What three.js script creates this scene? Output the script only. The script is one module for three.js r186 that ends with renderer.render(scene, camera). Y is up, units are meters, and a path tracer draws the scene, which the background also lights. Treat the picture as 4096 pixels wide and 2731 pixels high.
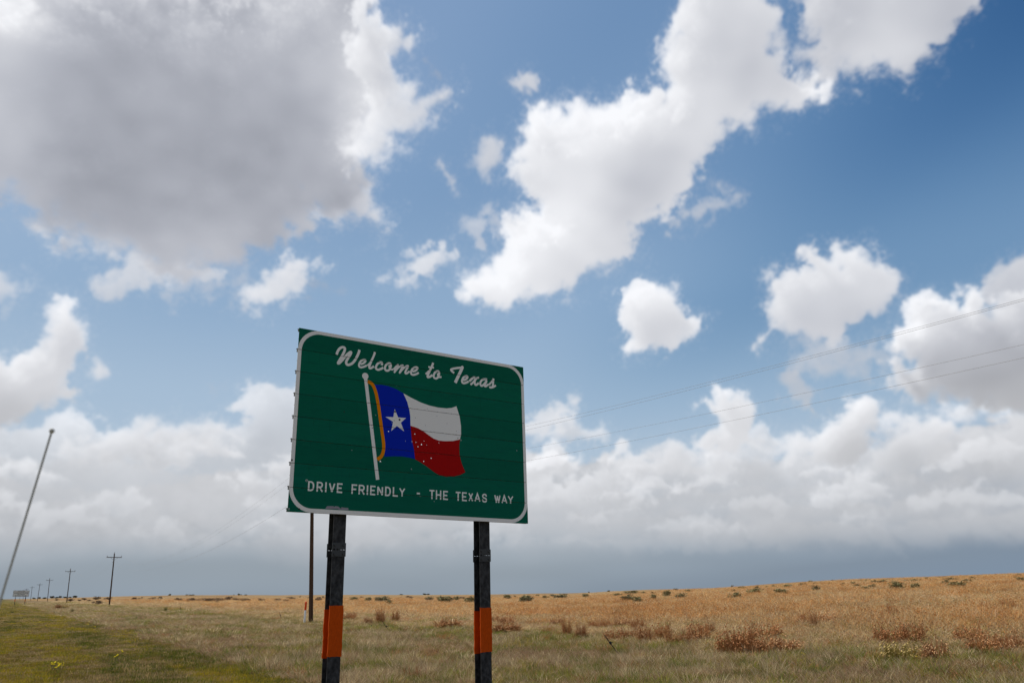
import * as THREE from 'three';
import { createNoise3D } from 'simplex-noise';
import { mergeGeometries } from 'three/addons/utils/BufferGeometryUtils.js';

// ---------------------------------------------------------------- camera
const RAD = Math.PI / 180;
const EYE = new THREE.Vector3(0, 1.65, 0);
const camera = new THREE.PerspectiveCamera(45.933, 1024 / 682, 0.05, 20000);
camera.position.copy(EYE);
{
  const pitch = 17.576 * RAD, roll = 0.8 * RAD;
  const f = new THREE.Vector3(0, Math.sin(pitch), -Math.cos(pitch));
  const r = new THREE.Vector3(1, 0, 0), u = new THREE.Vector3().crossVectors(r, f);
  camera.up.copy(r.clone().multiplyScalar(Math.sin(roll)).addScaledVector(u, Math.cos(roll)));
  camera.lookAt(EYE.clone().add(f));
}
camera.filmGauge = 36; camera.focus = 10.8; camera.userData.fStop = 5.6;

const renderer = new THREE.WebGLRenderer({ antialias: true });
renderer.toneMapping = THREE.LinearToneMapping;
renderer.toneMappingExposure = 1.0;
renderer.shadowMap.enabled = true;
const scene = new THREE.Scene();

// ---------------------------------------------------------------- helpers: random numbers and noise
function rng(seed) { let s = seed >>> 0; return () => { s = (s + 0x6d2b79f5) | 0; let t = Math.imul(s ^ (s >>> 15), 1 | s); t = (t + Math.imul(t ^ (t >>> 7), 61 | t)) ^ t; return ((t ^ (t >>> 14)) >>> 0) / 4294967296; }; }
const noise = createNoise3D(rng(11)), noise2 = createNoise3D(rng(29));
const lerp = (a, b, t) => a + (b - a) * t, clamp = (v, a = 0, b = 1) => Math.min(b, Math.max(a, v));
const sstep = (a, b, v) => { const t = clamp((v - a) / (b - a)); return t * t * (3 - 2 * t); };
const lin = (c) => { c /= 255; return c <= 0.04045 ? c / 12.92 : ((c + 0.055) / 1.055) ** 2.4; };

// ---------------------------------------------------------------- sky and sun
const SUN_AZ = -62, SUN_EL = 57;
const SUN = new THREE.Vector3(Math.sin(SUN_AZ * RAD) * Math.cos(SUN_EL * RAD), Math.sin(SUN_EL * RAD), -Math.cos(SUN_AZ * RAD) * Math.cos(SUN_EL * RAD));
// Clouds: [edge softness, edge roughness, opacity, depth, shaded tone, lit tone, outline as azimuth/elevation in degrees, places painted lighter or darker]
const CLOUDS = [
[0.6,0.6,0.78,2.2,0.8,0.93,[-36.04,9.08,-31.63,10.48,-30.51,10.85,-29.68,11.73,-28.55,11.57,-27.93,10.91,-27.92,10.04,-27.03,10.52,-25.36,11.53,-24.54,11.31,-23.2,11.21,-21.34,11.67,-19.93,11.47,-18.82,11.7,-19.97,12.51,-19.81,13.22,-18.56,13.68,-17.86,14.05,-16.68,13.88,-14.93,14.39,-11.88,14.16,-8.72,12.12,-5.59,10.94,-2.48,9.72,0.6,7.57,0.54,4.01,-8.44,3.51,-17.04,3.65,-22.41,3.88,-27.44,4.19,-35.26,4.46],[[-18.07,12.98,2.17,0.06],[-25.23,10.51,2.79,0.048],[-29.48,10.32,2.48,0.06],[-20.78,8.79,2.79,-0.06],[-30.45,7.2,3.72,-0.042],[-24.49,6.41,3.72,0.012],[-17.5,9.49,1.86,-0.072],[-18.36,6.31,3.1,0.03]]],
[0.6,0.6,0.78,2.2,0.79,0.92,[-2.48,7.31,1.06,7.63,1.84,8.21,2.78,8.5,3.69,8.03,5.08,8.44,6.47,8.58,7.74,9.44,9.91,10.08,11.74,10.29,12.9,9.88,14.69,10.01,17.25,9.62,18.26,8.39,19.67,8.59,20.56,9.1,21.48,9.89,23.05,9.47,25.22,9.98,26.84,10.46,29.31,10.37,30.59,9.42,32.83,10.08,36.04,9.91,34.69,2.87,28.06,2.67,17.9,2.62,9.44,2.98,3.53,3.38,-2.48,3.76],[[2.75,7.54,1.86,0.06],[6.72,7.44,2.79,0.03],[14.03,9.22,2.17,0.018],[11.4,5.81,3.1,-0.018],[25.64,7.59,2.17,-0.072],[27.42,9.35,2.17,0.048],[20.95,5.69,2.79,0.024],[23.45,4.73,2.48,0.012],[15.35,4.81,3.72,0.0],[29.76,5.94,3.72,-0.06],[19.38,3.81,4.65,-0.048],[9.19,8.25,2.48,-0.03]]],
[0.8,0.7,0.75,1.8,0.84,0.92,[-37.86,19.22,-34.51,19.62,-33.0,19.16,-32.55,17.9,-33.21,17.51,-37.13,15.26],[]],
[0.42,0.5,1,2.0,0.8,0.96,[-31.94,17.4,-31.6,18.06,-30.91,18.44,-30.1,18.46,-29.39,17.8,-29.04,16.8,-28.86,15.85,-29.12,14.8,-29.28,13.79,-29.87,13.07,-29.0,12.89,-29.12,12.11,-30.57,11.22,-32.08,10.35,-36.15,9.69,-36.95,14.27,-32.75,14.65,-31.74,15.06,-31.59,16.43],[[-30.52,17.55,1.39,0.06],[-32.58,13.6,2.48,0.048],[-32.63,10.96,2.48,-0.084],[-30.22,15.54,1.86,-0.048]]],
[0.46,0.3,0.9,1.2,0.86,0.92,[-28.82,14.48,-28.32,14.89,-27.74,14.6,-27.58,13.92,-28.03,13.32,-28.61,13.48],[]],
[0.57,0.3,0.5,1.2,0.75,0.78,[-21.4,13.63,-20.87,13.96,-20.36,13.65,-20.64,13.11,-21.21,13.12],[]],
[0.6,0.5,0.85,1.6,0.84,0.93,[-1.84,12.16,0.84,12.5,1.96,12.88,3.23,13.0,4.58,13.64,4.99,12.79,4.13,11.75,2.85,11.11,0.81,10.54,-1.85,10.63],[]],
[0.42,0.4,0.92,1.2,0.88,0.97,[6.33,8.95,6.84,9.84,7.64,10.41,8.38,10.02,8.28,9.33,7.4,8.91,6.77,8.39],[]],
[0.36,0.4,1,1.6,0.84,0.97,[13.01,12.56,13.7,12.88,14.39,12.59,14.39,13.22,14.91,13.99,15.39,13.72,15.73,13.27,16.43,13.4,16.8,13.04,17.39,11.96,17.25,10.94,16.64,9.8,15.18,9.01,12.84,9.14,12.75,9.88,13.86,10.72,14.39,11.58,13.83,12.06],[[15.13,13.17,0.93,0.03],[14.08,9.81,1.55,-0.048]]],
[0.4,0.45,1,1.8,0.8,0.95,[20.19,8.27,20.61,9.96,21.32,10.82,22.34,11.24,22.97,11.9,24.1,12.26,24.99,11.97,25.23,11.1,24.76,10.02,24.09,9.38,23.51,8.03,21.96,7.3],[[21.4,10.32,1.24,0.06],[23.88,11.66,1.24,0.036],[23.72,8.58,1.86,-0.072],[21.23,7.91,1.86,-0.06]]],
[0.42,0.5,0.92,1.6,0.78,0.92,[23.57,7.47,24.02,8.83,25.04,9.58,25.5,10.09,26.56,10.32,27.59,10.43,29.04,10.22,29.42,9.55,28.83,8.94,28.9,7.86,27.59,7.3,26.31,7.0,24.98,6.55],[[25.93,7.84,1.7,-0.072],[27.28,10.05,1.55,0.036]]],
[0.57,0.45,0.95,1.6,0.78,0.86,[31.62,18.06,32.15,18.91,33.04,19.07,33.79,19.23,34.65,19.7,38.05,19.76,36.93,14.35,32.65,15.69],[]],
[0.45,0.5,1,2.4,0.72,0.97,[25.88,15.11,26.41,16.17,27.17,16.76,27.71,17.66,28.52,18.08,29.34,18.05,29.83,17.57,30.52,17.5,30.96,17.86,31.63,18.11,32.09,17.64,32.19,17.13,32.89,16.99,34.18,17.27,37.48,17.06,35.97,9.54,32.84,10.13,30.57,10.68,28.21,11.18,26.56,11.99,25.78,12.86,25.67,13.87,26.74,14.01,27.43,14.28,26.43,14.53],[[28.39,16.99,1.86,0.06],[27.66,15.7,2.17,0.048],[31.48,17.27,1.55,0.048],[30.78,11.95,4.34,-0.07],[34.6,13.75,3.72,-0.05],[27.64,12.36,2.17,-0.06],[33.34,15.57,2.48,0.024]]],
[0.5,0.6,0.98,2.2,0.82,0.93,[17.53,16.25,18.79,17.69,18.36,19.14,18.36,20.18,18.93,20.7,19.89,21.1,21.29,21.61,21.73,22.22,22.22,22.34,22.67,21.98,23.05,21.57,23.79,22.32,24.62,22.46,25.23,22.41,25.79,21.82,26.09,21.06,26.81,20.42,27.48,19.51,27.44,18.61,26.99,17.78,26.05,17.3,25.33,17.04,24.35,16.9,23.63,15.7,22.22,15.58,21.22,16.58,20.06,16.57,19.22,16.81],[[23.68,20.03,2.79,0.036],[25.04,21.53,1.55,0.03],[22.49,17.59,2.79,-0.024]]],
[1.0,0.8,0.7,2.0,0.76,0.84,[18.94,14.48,19.4,15.91,20.93,16.62,23.71,16.27,26.11,15.93,26.12,14.23,24.65,13.28,21.96,13.58,20.36,14.33],[]],
[0.57,0.5,0.7,1.3,0.77,0.8,[18.57,14.28,19.69,14.7,20.46,13.97,21.0,13.1,21.46,12.33,21.51,11.17,20.76,11.15,20.08,12.03,19.04,12.85],[]],
[0.45,0.5,1,2.0,0.86,0.98,[7.82,19.75,7.8,20.52,8.27,21.25,9.11,21.66,10.1,21.83,11.05,21.58,11.58,21.02,12.06,21.43,12.26,20.75,12.42,19.58,13.36,18.83,14.63,18.42,14.03,17.62,12.89,17.05,11.3,16.62,10.02,16.24,8.45,16.42,8.02,17.12,8.43,18.18,7.9,18.97],[[10.01,20.68,1.39,0.036],[10.41,17.29,1.86,-0.042],[12.67,18.04,1.24,-0.018]]],
[0.9,0.8,0.7,1.6,0.78,0.84,[12.62,24.94,13.55,26.09,14.76,26.84,16.11,27.32,17.71,26.75,16.61,26.03,15.1,25.39,13.6,24.9],[]],
[0.9,0.8,0.6,1.6,0.8,0.88,[-3.41,25.7,-3.14,26.61,-1.77,26.98,-0.75,26.61,-0.93,25.4,-2.12,24.49,-3.14,24.64],[]],
[0.6,0.65,0.85,1.5,0.86,0.94,[-10.28,21.78,-8.43,22.59,-7.47,23.72,-6.15,24.28,-4.82,24.4,-4.32,25.14,-3.81,24.02,-4.63,23.19,-5.63,22.98,-6.27,21.93,-7.89,21.27,-9.36,21.42],[]],
[0.46,0.4,0.75,1.0,0.82,0.86,[-5.83,30.42,-5.25,30.68,-4.82,29.72,-4.12,28.99,-4.0,27.98,-4.52,28.15,-5.22,29.2,-5.85,29.6],[]],
[0.52,0.4,0.9,1.4,0.82,0.88,[-3.22,30.92,-2.87,31.51,-2.17,32.01,-1.32,32.25,-0.34,31.72,-0.21,30.93,-0.78,29.9,-1.83,28.96,-2.73,29.37,-3.22,30.34],[]],
[0.69,0.5,0.45,1.2,0.69,0.72,[-6.61,36.38,-6.08,36.82,-5.52,36.15,-5.61,35.31,-6.23,35.57],[]],
[0.46,0.35,0.92,1.2,0.82,0.88,[-0.06,35.52,0.46,36.16,1.38,36.42,2.28,36.17,2.73,35.6,3.02,34.69,2.05,34.83,1.34,35.02,0.37,35.04],[]],
[0.8,0.8,1,3.0,0.8,0.92,[20.68,32.68,22.14,33.77,23.53,34.43,23.53,36.3,23.4,37.37,24.37,40.73,37.47,37.68,35.79,35.37,34.83,34.2,33.49,33.75,32.6,32.87,31.44,32.04,30.37,31.63,29.37,31.63,27.72,32.16,26.32,32.67,25.6,32.08,24.32,31.76,22.44,31.7],[[30.28,33.29,2.79,0.012],[28.02,35.21,2.48,0.036],[25.27,35.37,2.48,-0.072],[33.43,34.66,2.17,-0.06]]],
[0.6,0.65,1,3.4,0.855,0.99,[0.68,33.1,1.31,33.89,2.57,34.25,3.35,33.99,4.35,33.84,5.15,34.31,5.88,34.5,6.56,33.94,7.72,33.86,8.46,34.29,9.7,34.32,10.93,34.35,11.78,34.12,12.25,34.62,12.25,36.01,13.07,37.14,13.71,38.4,14.2,39.53,14.88,42.51,22.76,41.09,21.97,38.2,22.11,37.13,22.35,36.02,21.96,35.03,22.32,33.87,23.65,33.32,24.72,32.27,24.01,31.74,22.74,31.59,21.13,31.4,19.84,31.35,19.29,30.82,18.49,30.44,17.66,30.8,16.43,30.12,15.46,29.68,14.85,28.3,14.2,27.06,12.93,26.46,11.72,25.83,10.33,25.05,9.33,23.92,9.03,22.88,7.68,22.42,5.66,21.61,4.47,20.68,2.82,20.58,0.99,20.1,-0.82,19.63,-2.3,20.19,-3.62,20.8,-4.39,21.72,-3.96,22.49,-2.46,23.21,-1.12,23.51,-0.71,24.03,-1.1,25.1,-0.76,25.86,0.45,26.45,1.82,26.81,2.35,27.4,1.17,28.09,0.32,28.85,0.06,30.04,0.44,31.65],[[7.42,31.94,3.41,0.072],[2.89,33.04,1.86,0.024],[11.29,28.69,2.48,-0.072],[8.86,27.72,2.48,-0.06],[3.67,25.91,2.48,0.06],[-0.8,22.04,2.48,0.06],[5.28,24.02,1.86,-0.018],[17.19,36.15,3.41,-0.036],[20.15,33.47,2.48,-0.06],[15.05,32.59,1.86,0.012]]],
[0.75,0.65,0.8,1.8,0.81,0.89,[-29.11,19.23,-28.35,19.96,-27.92,20.73,-28.45,21.06,-27.19,21.69,-23.84,21.76,-20.9,21.56,-21.4,20.62,-23.62,19.92,-24.82,20.48,-25.81,19.55,-27.21,18.84,-28.38,18.73],[]],
[1.1,0.9,0.5,1.8,0.78,0.84,[-24.82,20.48,-19.67,21.11,-18.4,20.35,-19.5,19.36,-22.42,19.34,-24.41,19.39],[]],
[0.57,0.65,0.92,1.6,0.86,0.96,[-19.85,20.5,-18.82,21.64,-17.91,22.47,-16.93,22.92,-15.5,22.63,-13.89,23.06,-14.05,22.15,-15.24,21.16,-15.49,20.3,-16.81,19.54,-18.26,18.82,-19.36,19.37],[]],
[0.92,0.8,0.35,1.4,0.69,0.72,[-14.93,21.24,-13.86,21.62,-12.57,21.26,-13.78,20.42,-14.7,20.06],[]],
[1.5,0.85,1,5.0,0.63,0.95,[-44.03,36.72,-11.96,44.09,-11.65,39.81,-11.91,39.39,-10.13,38.61,-10.39,36.7,-9.41,34.84,-9.47,32.28,-10.42,30.48,-11.37,29.25,-10.57,28.13,-9.84,26.69,-10.34,25.22,-12.31,25.27,-13.81,25.75,-15.0,26.24,-15.02,25.56,-15.66,24.76,-16.88,24.2,-18.53,23.52,-19.33,22.32,-20.72,21.23,-22.0,20.79,-23.71,20.63,-26.23,20.71,-27.68,21.33,-29.57,21.48,-31.67,21.71,-33.03,22.33,-34.36,22.89,-40.57,22.08],[[-37.38,34.36,1.55,0.12],[-35.67,33.68,1.86,0.08],[-38.21,31.35,3.41,0.06],[-26.07,27.9,5.88,-0.045],[-17.69,26.31,4.65,-0.025],[-30.31,24.58,3.41,-0.03],[-16.62,36.06,5.88,0.03],[-30.41,33.4,3.72,0.0],[-35.94,27.47,3.72,0.05],[-21.55,22.06,3.41,0.05],[-25.65,21.79,3.41,0.05],[-10.05,33.67,2.79,0.13],[-10.22,26.37,1.24,0.05],[-16.0,25.02,1.55,0.06],[-31.16,21.68,1.86,0.04],[-11.8,30.96,2.17,0.1],[-11.51,37.7,2.79,0.1]]],
[0.75,0.65,0.95,1.3,0.82,1.0,[-11.28,40.88,-11.3,39.97,-11.77,39.48,-10.5,38.8,-9.59,38.6,-8.7,38.98,-7.96,38.76,-8.01,38.09,-8.79,36.87,-9.02,36.53,-8.04,36.25,-8.14,35.81,-7.29,35.07,-6.56,34.54,-5.61,34.86,-4.61,35.23,-4.1,34.93,-4.88,33.86,-5.82,32.98,-6.95,32.07,-8.05,31.44,-8.54,30.75,-9.71,29.89,-10.75,29.06,-12.71,29.29,-13.82,30.78,-12.59,32.61,-11.85,34.65,-13.02,36.47,-13.86,38.27,-13.72,40.9],[[-5.66,34.04,1.55,-0.1],[-8.84,38.17,0.93,-0.08]]]
];

function makeSky() {
  const W = 4096, H = 2048, data = new Float32Array(W * H * 4), PER = W / 360;
  const stops = [[0, 141, 153, 165], [2, 151, 162, 172], [4.5, 168, 178, 188], [8, 176, 195, 213], [13, 166, 189, 212], [20, 142, 171, 202], [29, 123, 155, 192], [40, 110, 143, 183], [60, 84, 126, 178], [90, 76, 118, 170]].map((s) => [s[0], lin(s[1]), lin(s[2]), lin(s[3])]);
  const airAt = (el, az, dx, dy, dz, out) => {
    let i = 0; while (i < stops.length - 2 && el > stops[i + 1][0]) i++;
    const t = sstep(stops[i][0], stops[i + 1][0], el) * 0.4 + 0.6 * clamp((el - stops[i][0]) / (stops[i + 1][0] - stops[i][0]));
    const g = Math.acos(clamp(dx * SUN.x + dy * SUN.y + dz * SUN.z, -1, 1)) / RAD;
    const k = 1.5 * sstep(52, 70, g) * sstep(20, 42, el) + 0.45 * sstep(60, 70, g) * sstep(8, 20, el) - 0.3 * sstep(50, 38, g) * sstep(8, 33, el);
    const k2 = clamp((g - 74) / 16) * sstep(14, 3, el), st = 1 + 0.05 * noise(dx * 4, el * 0.5, dz * 4) * sstep(9, 3, el);
    for (let c = 0; c < 3; c++) out[c] = st * lerp(stops[i][c + 1], stops[i + 1][c + 1], t) * Math.exp(-k * [1.1, 0.68, 0.42][c] - k2 * [0.42, 0.32, 0.2][c]);
  };
  const fbm = (f, x, y, z, oct, fr, gain = 0.5) => { let s = 0, a = 1, n = 0; for (let o = 0; o < oct; o++) { s += a * f(x * fr, y * fr, z * fr); n += a; a *= gain; fr *= 2.03; } return s / n; };
  const puff = (x, y, z, oct, fr, gain = 0.5) => { let s = 0, a = 1, n = 0; for (let o = 0; o < oct; o++) { const v = Math.abs(noise2(x * fr, y * fr, z * fr)); s += a * (2.1 * v - 0.9 * v * v - 0.5); n += a; a *= gain; fr *= 2.07; } return s / n; };
  // one row of texels at a time: air first
  const air = [0, 0, 0];
  for (let j = 0; j < H; j++) {
    const el = (j + 0.5) / H * 180 - 90, ce = Math.cos(el * RAD), dy = Math.sin(el * RAD);
    for (let i = 0; i < W; i++) {
      const az = ((i + 0.5) / W - 0.25) * 360, o = (j * W + i) * 4;
      airAt(Math.max(el, 0), az, Math.sin(az * RAD) * ce, dy, -Math.cos(az * RAD) * ce, air);
      data[o] = air[0]; data[o + 1] = air[1]; data[o + 2] = air[2]; data[o + 3] = 1;
    }
  }
  const column = (az) => ((Math.floor((az / 360 + 0.25) * W) % W) + W) % W;
  const shadeCol = [0.835, 0.875, 1.0], litCol = [0.955, 0.965, 1.0], lowCol = [0.95, 0.96, 1.0];
  const lay = (o, a, L, hazeK, el) => {               // L: tone on the screen, 0..1
    const l = Math.pow(clamp(L + 0.02 * sstep(0.9, 0.7, L), 0.1, 1.0), 2.2), w = sstep(0.6, 1.0, L);
    for (let c = 0; c < 3; c++) {
      let v = l * lerp(lerp(lowCol[c], shadeCol[c], sstep(8, 18, el)), litCol[c], w);
      v = lerp(v, [0.44, 0.475, 0.52][c], hazeK);
      data[o + c] = lerp(data[o + c], v, a);
    }
  };
  // distant rows of small cumulus low over the land, all round
  const rows = [[2.6, 4.3, 0.8, 0.55, 31], [3.2, 5.6, 1.0, 0.42, 37], [4.0, 7.2, 1.3, 0.30, 41], [5.2, 9.0, 1.7, 0.2, 47]];
  for (const [b0, t0, amp, hz, seed] of rows) {
    const j0 = Math.floor((b0 - 2 + 90) / 180 * H), j1 = Math.ceil((t0 + amp * 2.2 + 90) / 180 * H);
    for (let i = 0; i < W; i++) {
      const az = ((i + 0.5) / W - 0.25) * 360, sx = Math.sin(az * RAD), sz = -Math.cos(az * RAD);
      for (let j = j0; j < j1; j++) {
        const el = (j + 0.5) / H * 180 - 90, dy = el * RAD * 1.25;
        const q = fbm(noise, sx + seed, dy, sz, 5, 9), p = puff(sx + seed, dy, sz, 5, 17);
        const cover = fbm(noise2, sx + seed * 2, 0, sz, 3, 3.2);
        const top = t0 + amp * (1.1 * cover + 0.9 * q) + 0.55 * p;
        const base = b0 + 0.5 * noise(sx * 5 + seed, 3, sz * 5);
        const a = sstep(-0.12, 0.45, top - el) * sstep(-0.6, 2.2, el - base + 0.6 * q) * (0.55 + 0.35 * sstep(-0.4, 0.4, cover));
        if (a < 0.004) continue;
        const h = clamp((el - base) / Math.max(0.8, top - base));
        const L = 0.70 + 0.13 * Math.pow(h, 1.5) + 0.10 * p + 0.06 * q;
        lay((j * W + i) * 4, a, L, hz * (0.75 + 0.25 * (1 - h)), el);
      }
    }
  }
  // clouds given by outlines
  const inside = (P, x, y) => { let c = false; for (let i = 0, n = P.length, j = n - 2; i < n; j = i, i += 2) if ((P[i + 1] > y) !== (P[j + 1] > y) && x < (P[j] - P[i]) * (y - P[i + 1]) / (P[j + 1] - P[i + 1]) + P[i]) c = !c; return c; };
  // A cloud is a volume: the outline swollen in depth and eaten at by three-dimensional noise; each line of sight is followed through it, and from each
  // place on it the way towards the sun, so that thick places are grey and edges bright.
  const LX = -0.45, LY = 0.70, LZ = 0.55;
  const cloud = ([soft, amp, op, th, lo, hi, P, spots], S = 1) => {
    let x0 = 999, x1 = -999, y0 = 999, y1 = -999;
    for (let i = 0; i < P.length; i += 2) { x0 = Math.min(x0, P[i]); x1 = Math.max(x1, P[i]); y0 = Math.min(y0, P[i + 1]); y1 = Math.max(y1, P[i + 1]); }
    const cm = Math.cos((y0 + y1) / 2 * RAD), m = 1.3 + 1.7 * amp, g = S / PER;              // g: degrees a cell
    const Q = P.map((v, i) => (i % 2 ? v : v * cm));
    const ax = (x0 - m / cm), ay = y0 - m, w = Math.ceil((x1 - x0 + 2 * m / cm) * cm / g) + 2, h = Math.ceil((y1 - y0 + 2 * m) / g) + 2;
    const D = new Float32Array(w * h), A = new Float32Array(w * h), T = new Float32Array(w * h);
    const seed = (x0 * 7.3 + y1 * 3.1) % 50;
    for (let j = 0; j < h; j++) for (let i = 0; i < w; i++) {
      const u = ax * cm + i * g, v = ay + j * g;
      const px = u + amp * (0.8 * noise(u * 0.33, v * 0.33, seed) + 0.35 * noise(u * 0.9, v * 0.9, seed + 5));
      const py = v + amp * (0.8 * noise(u * 0.33, v * 0.33, seed + 20) + 0.35 * noise(u * 0.9, v * 0.9, seed + 25));
      let d2 = 1e9;
      for (let k = 0, n = Q.length, l = n - 2; k < n; l = k, k += 2) {
        const ex = Q[k] - Q[l], ey = Q[k + 1] - Q[l + 1], fx = px - Q[l], fy = py - Q[l + 1], t = clamp((fx * ex + fy * ey) / (ex * ex + ey * ey)), gx = fx - t * ex, gy = fy - t * ey, dd = gx * gx + gy * gy;
        if (dd < d2) d2 = dd;
      }
      D[j * w + i] = Math.sqrt(d2) * (inside(Q, px, py) ? 1 : -1);
    }
    const mot = (0.02 + 0.13 * Math.max(0, hi - lo)) * (th > 4 ? 0.7 : 1), N = 20, sg = 1 / (soft * 1.5);
    const low = (u, v, z) => { const n = Math.abs(noise2(u * 0.42, v * 0.42, z * 0.42 + seed)); return amp * (1.5 * n - 0.45 + 0.45 * noise(u * 1.0, v * 1.0, z * 1.0 + seed)); };
    for (let j = 0; j < h; j++) for (let i = 0; i < w; i++) {
      const at = j * w + i, d = D[at];
      if (d < -1.7 * amp - 0.4) continue;
      const u = ax * cm + i * g, v = ay + j * g, dc = Math.min(d + amp, th);
      const reach = Math.sqrt(Math.max(0.05, dc * th)) + 0.3, dz = 2 * reach / N;
      let tr = 1, sum = 0;
      const sf = sg / (0.55 + 0.9 * sstep(-0.5, 0.6, noise(u * 0.16, v * 0.16, seed + 70)));
      for (let s = 0; s < N; s++) {
        const z = -reach + (s + 0.5) * dz;
        let e = Math.min(d, th) - z * z / th + low(u, v, z);
        if (e < -0.9 * amp - 0.3) continue;
        let a = 0.46, fr = 2.0, hf = 0; for (let o = 0; o < 4; o++) { hf += a * noise(u * fr + 3 * o, v * fr, z * fr + seed); a *= 0.54; fr *= 2.1; }
        e += amp * hf;
        const wisp = Math.max(0, hf - 0.12) * clamp(1 + e / (0.55 + soft * 0.7)) * 0.55;
        const q1 = clamp(e * sf), den = q1 * Math.sqrt(q1) * 2.4 + wisp;
        if (den <= 0.004) continue;
        let tau = 0;
        for (let k = 1; k <= 5; k++) {
          const q = 0.22 * k * k * 0.55, uu = u + LX * q, vv = v + LY * q, zz = z + LZ * q;
          const ii = Math.round((uu - ax * cm) / g), jj = Math.round((vv - ay) / g);
          if (ii < 0 || jj < 0 || ii >= w || jj >= h) break;
          const ee = Math.min(D[jj * w + ii], th) - zz * zz / th + (k < 4 ? low(uu, vv, zz) : 0);
          if (ee > 0) tau += Math.min(1, ee * sf) * 0.11 * (2 * k - 1) * 1.1;
        }
        const light = 0.5 * Math.exp(-tau * 1.5) + 0.5 * Math.exp(-tau * 0.42);
        const t = Math.exp(-den * dz * 0.85);
        sum += tr * (1 - t) * light; tr *= t;
        if (tr < 0.01) break;
      }
      A[at] = 1 - tr; T[at] = tr < 1 ? sum / (1 - tr) : 1;
    }
    const i0 = Math.floor((ax / 360 + 0.25) * W), i1 = Math.ceil((x1 + m / cm) / 360 * W + 0.25 * W), j0 = Math.floor((ay + 90) / 180 * H), j1 = Math.ceil((Math.min(y1 + m, 89.5) + 90) / 180 * H);
    for (let j = j0; j < j1; j++) for (let i = i0; i < i1; i++) {
      const az = ((i + 0.5) / W - 0.25) * 360, el = (j + 0.5) / H * 180 - 90;
      const fx = clamp((az - ax) * cm / g, 0, w - 1.01), fy = clamp((el - ay) / g, 0, h - 1.01), xi = fx | 0, yi = fy | 0, tx = fx - xi, ty = fy - yi, k = yi * w + xi;
      const w0 = (1 - tx) * (1 - ty), w1 = tx * (1 - ty), w2 = (1 - tx) * ty, w3 = tx * ty;
      const al = A[k] * w0 + A[k + 1] * w1 + A[k + w] * w2 + A[k + w + 1] * w3;
      if (al < 0.003) continue;
      const tn = (A[k] * T[k] * w0 + A[k + 1] * T[k + 1] * w1 + A[k + w] * T[k + w] * w2 + A[k + w + 1] * T[k + w + 1] * w3) / al;
      let dt = 0;
      for (const [sx, sy, sr, sd] of spots) { const gx = (az - sx) * cm, gy = el - sy; dt += sd * Math.exp(-(gx * gx + gy * gy) / (sr * sr)); }
      lay((j * W + ((i % W) + W) % W) * 4, al * op * Math.pow(sstep(0.6, 10, el), 0.75), lerp(lo, hi, Math.pow(tn, 0.8)) + dt + mot * (0.6 * noise(az * 0.11, el * 0.16, seed) + 0.4 * noise(az * 0.3, el * 0.42, seed + 3)), 0.42 * sstep(11, 2, el), el);
    }
  };
  // the rest of the sky carries broken cumulus, set bright and dense to light the sign front: seeded outlines round the frame's own
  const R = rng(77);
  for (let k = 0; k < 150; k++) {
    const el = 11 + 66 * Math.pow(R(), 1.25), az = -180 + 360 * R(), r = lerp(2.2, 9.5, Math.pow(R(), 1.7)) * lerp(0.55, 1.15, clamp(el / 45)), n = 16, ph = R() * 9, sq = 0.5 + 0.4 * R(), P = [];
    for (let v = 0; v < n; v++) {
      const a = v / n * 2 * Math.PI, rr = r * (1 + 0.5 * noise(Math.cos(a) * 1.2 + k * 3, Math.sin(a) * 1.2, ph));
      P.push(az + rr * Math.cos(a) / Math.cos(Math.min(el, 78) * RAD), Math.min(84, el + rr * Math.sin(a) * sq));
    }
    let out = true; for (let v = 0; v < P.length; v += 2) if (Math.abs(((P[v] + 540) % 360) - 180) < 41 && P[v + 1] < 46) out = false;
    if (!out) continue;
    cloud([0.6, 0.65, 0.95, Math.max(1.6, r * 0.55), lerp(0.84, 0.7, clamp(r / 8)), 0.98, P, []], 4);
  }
  for (const c of CLOUDS.slice(0, 2)) cloud(c);
  // heaps of cumulus in the low bank, the far ones first
  for (let row = 0; row < 7; row++) {
    const el0 = 4.2 + row * 1.0, n = 56 - row * 3;
    for (let k = 0; k < n; k++) {
      const az = -180 + 360 * (k + 0.9 * R()) / n, el = el0 + 0.9 * (R() - 0.5), wd = lerp(2.0, 5.2, R() * R()) * (0.75 + row * 0.07), ht = wd * lerp(0.3, 0.55, R()), P = [];
      if (R() < 0.12 + row * 0.06) continue;
      for (let v = 0; v <= 10; v++) { const a = v / 10 * Math.PI; P.push(az - wd * Math.cos(a) * (1 + 0.25 * noise(k, v * 0.5, row)), el + ht * Math.sin(a) * (1 + 0.45 * noise(k + 40, v * 0.45, row))); }
      P.push(az + wd * 0.5, el - 0.25, az - wd * 0.5, el - 0.2);
      cloud([0.5, 0.5, lerp(0.75, 1, R()), 1.6, lerp(0.72, 0.78, R()), lerp(0.93, 1.0, R()), P, []], Math.abs(az) < 40 ? 1 : 3);
    }
  }
  for (const c of CLOUDS.slice(2)) cloud(c);
  const t = new THREE.DataTexture(data, W, H, THREE.RGBAFormat, THREE.FloatType);
  t.mapping = THREE.EquirectangularReflectionMapping; t.magFilter = THREE.LinearFilter; t.minFilter = THREE.LinearFilter; t.wrapS = THREE.RepeatWrapping; t.needsUpdate = true;
  return t;
}
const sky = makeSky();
scene.background = sky; scene.environment = sky;

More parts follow.
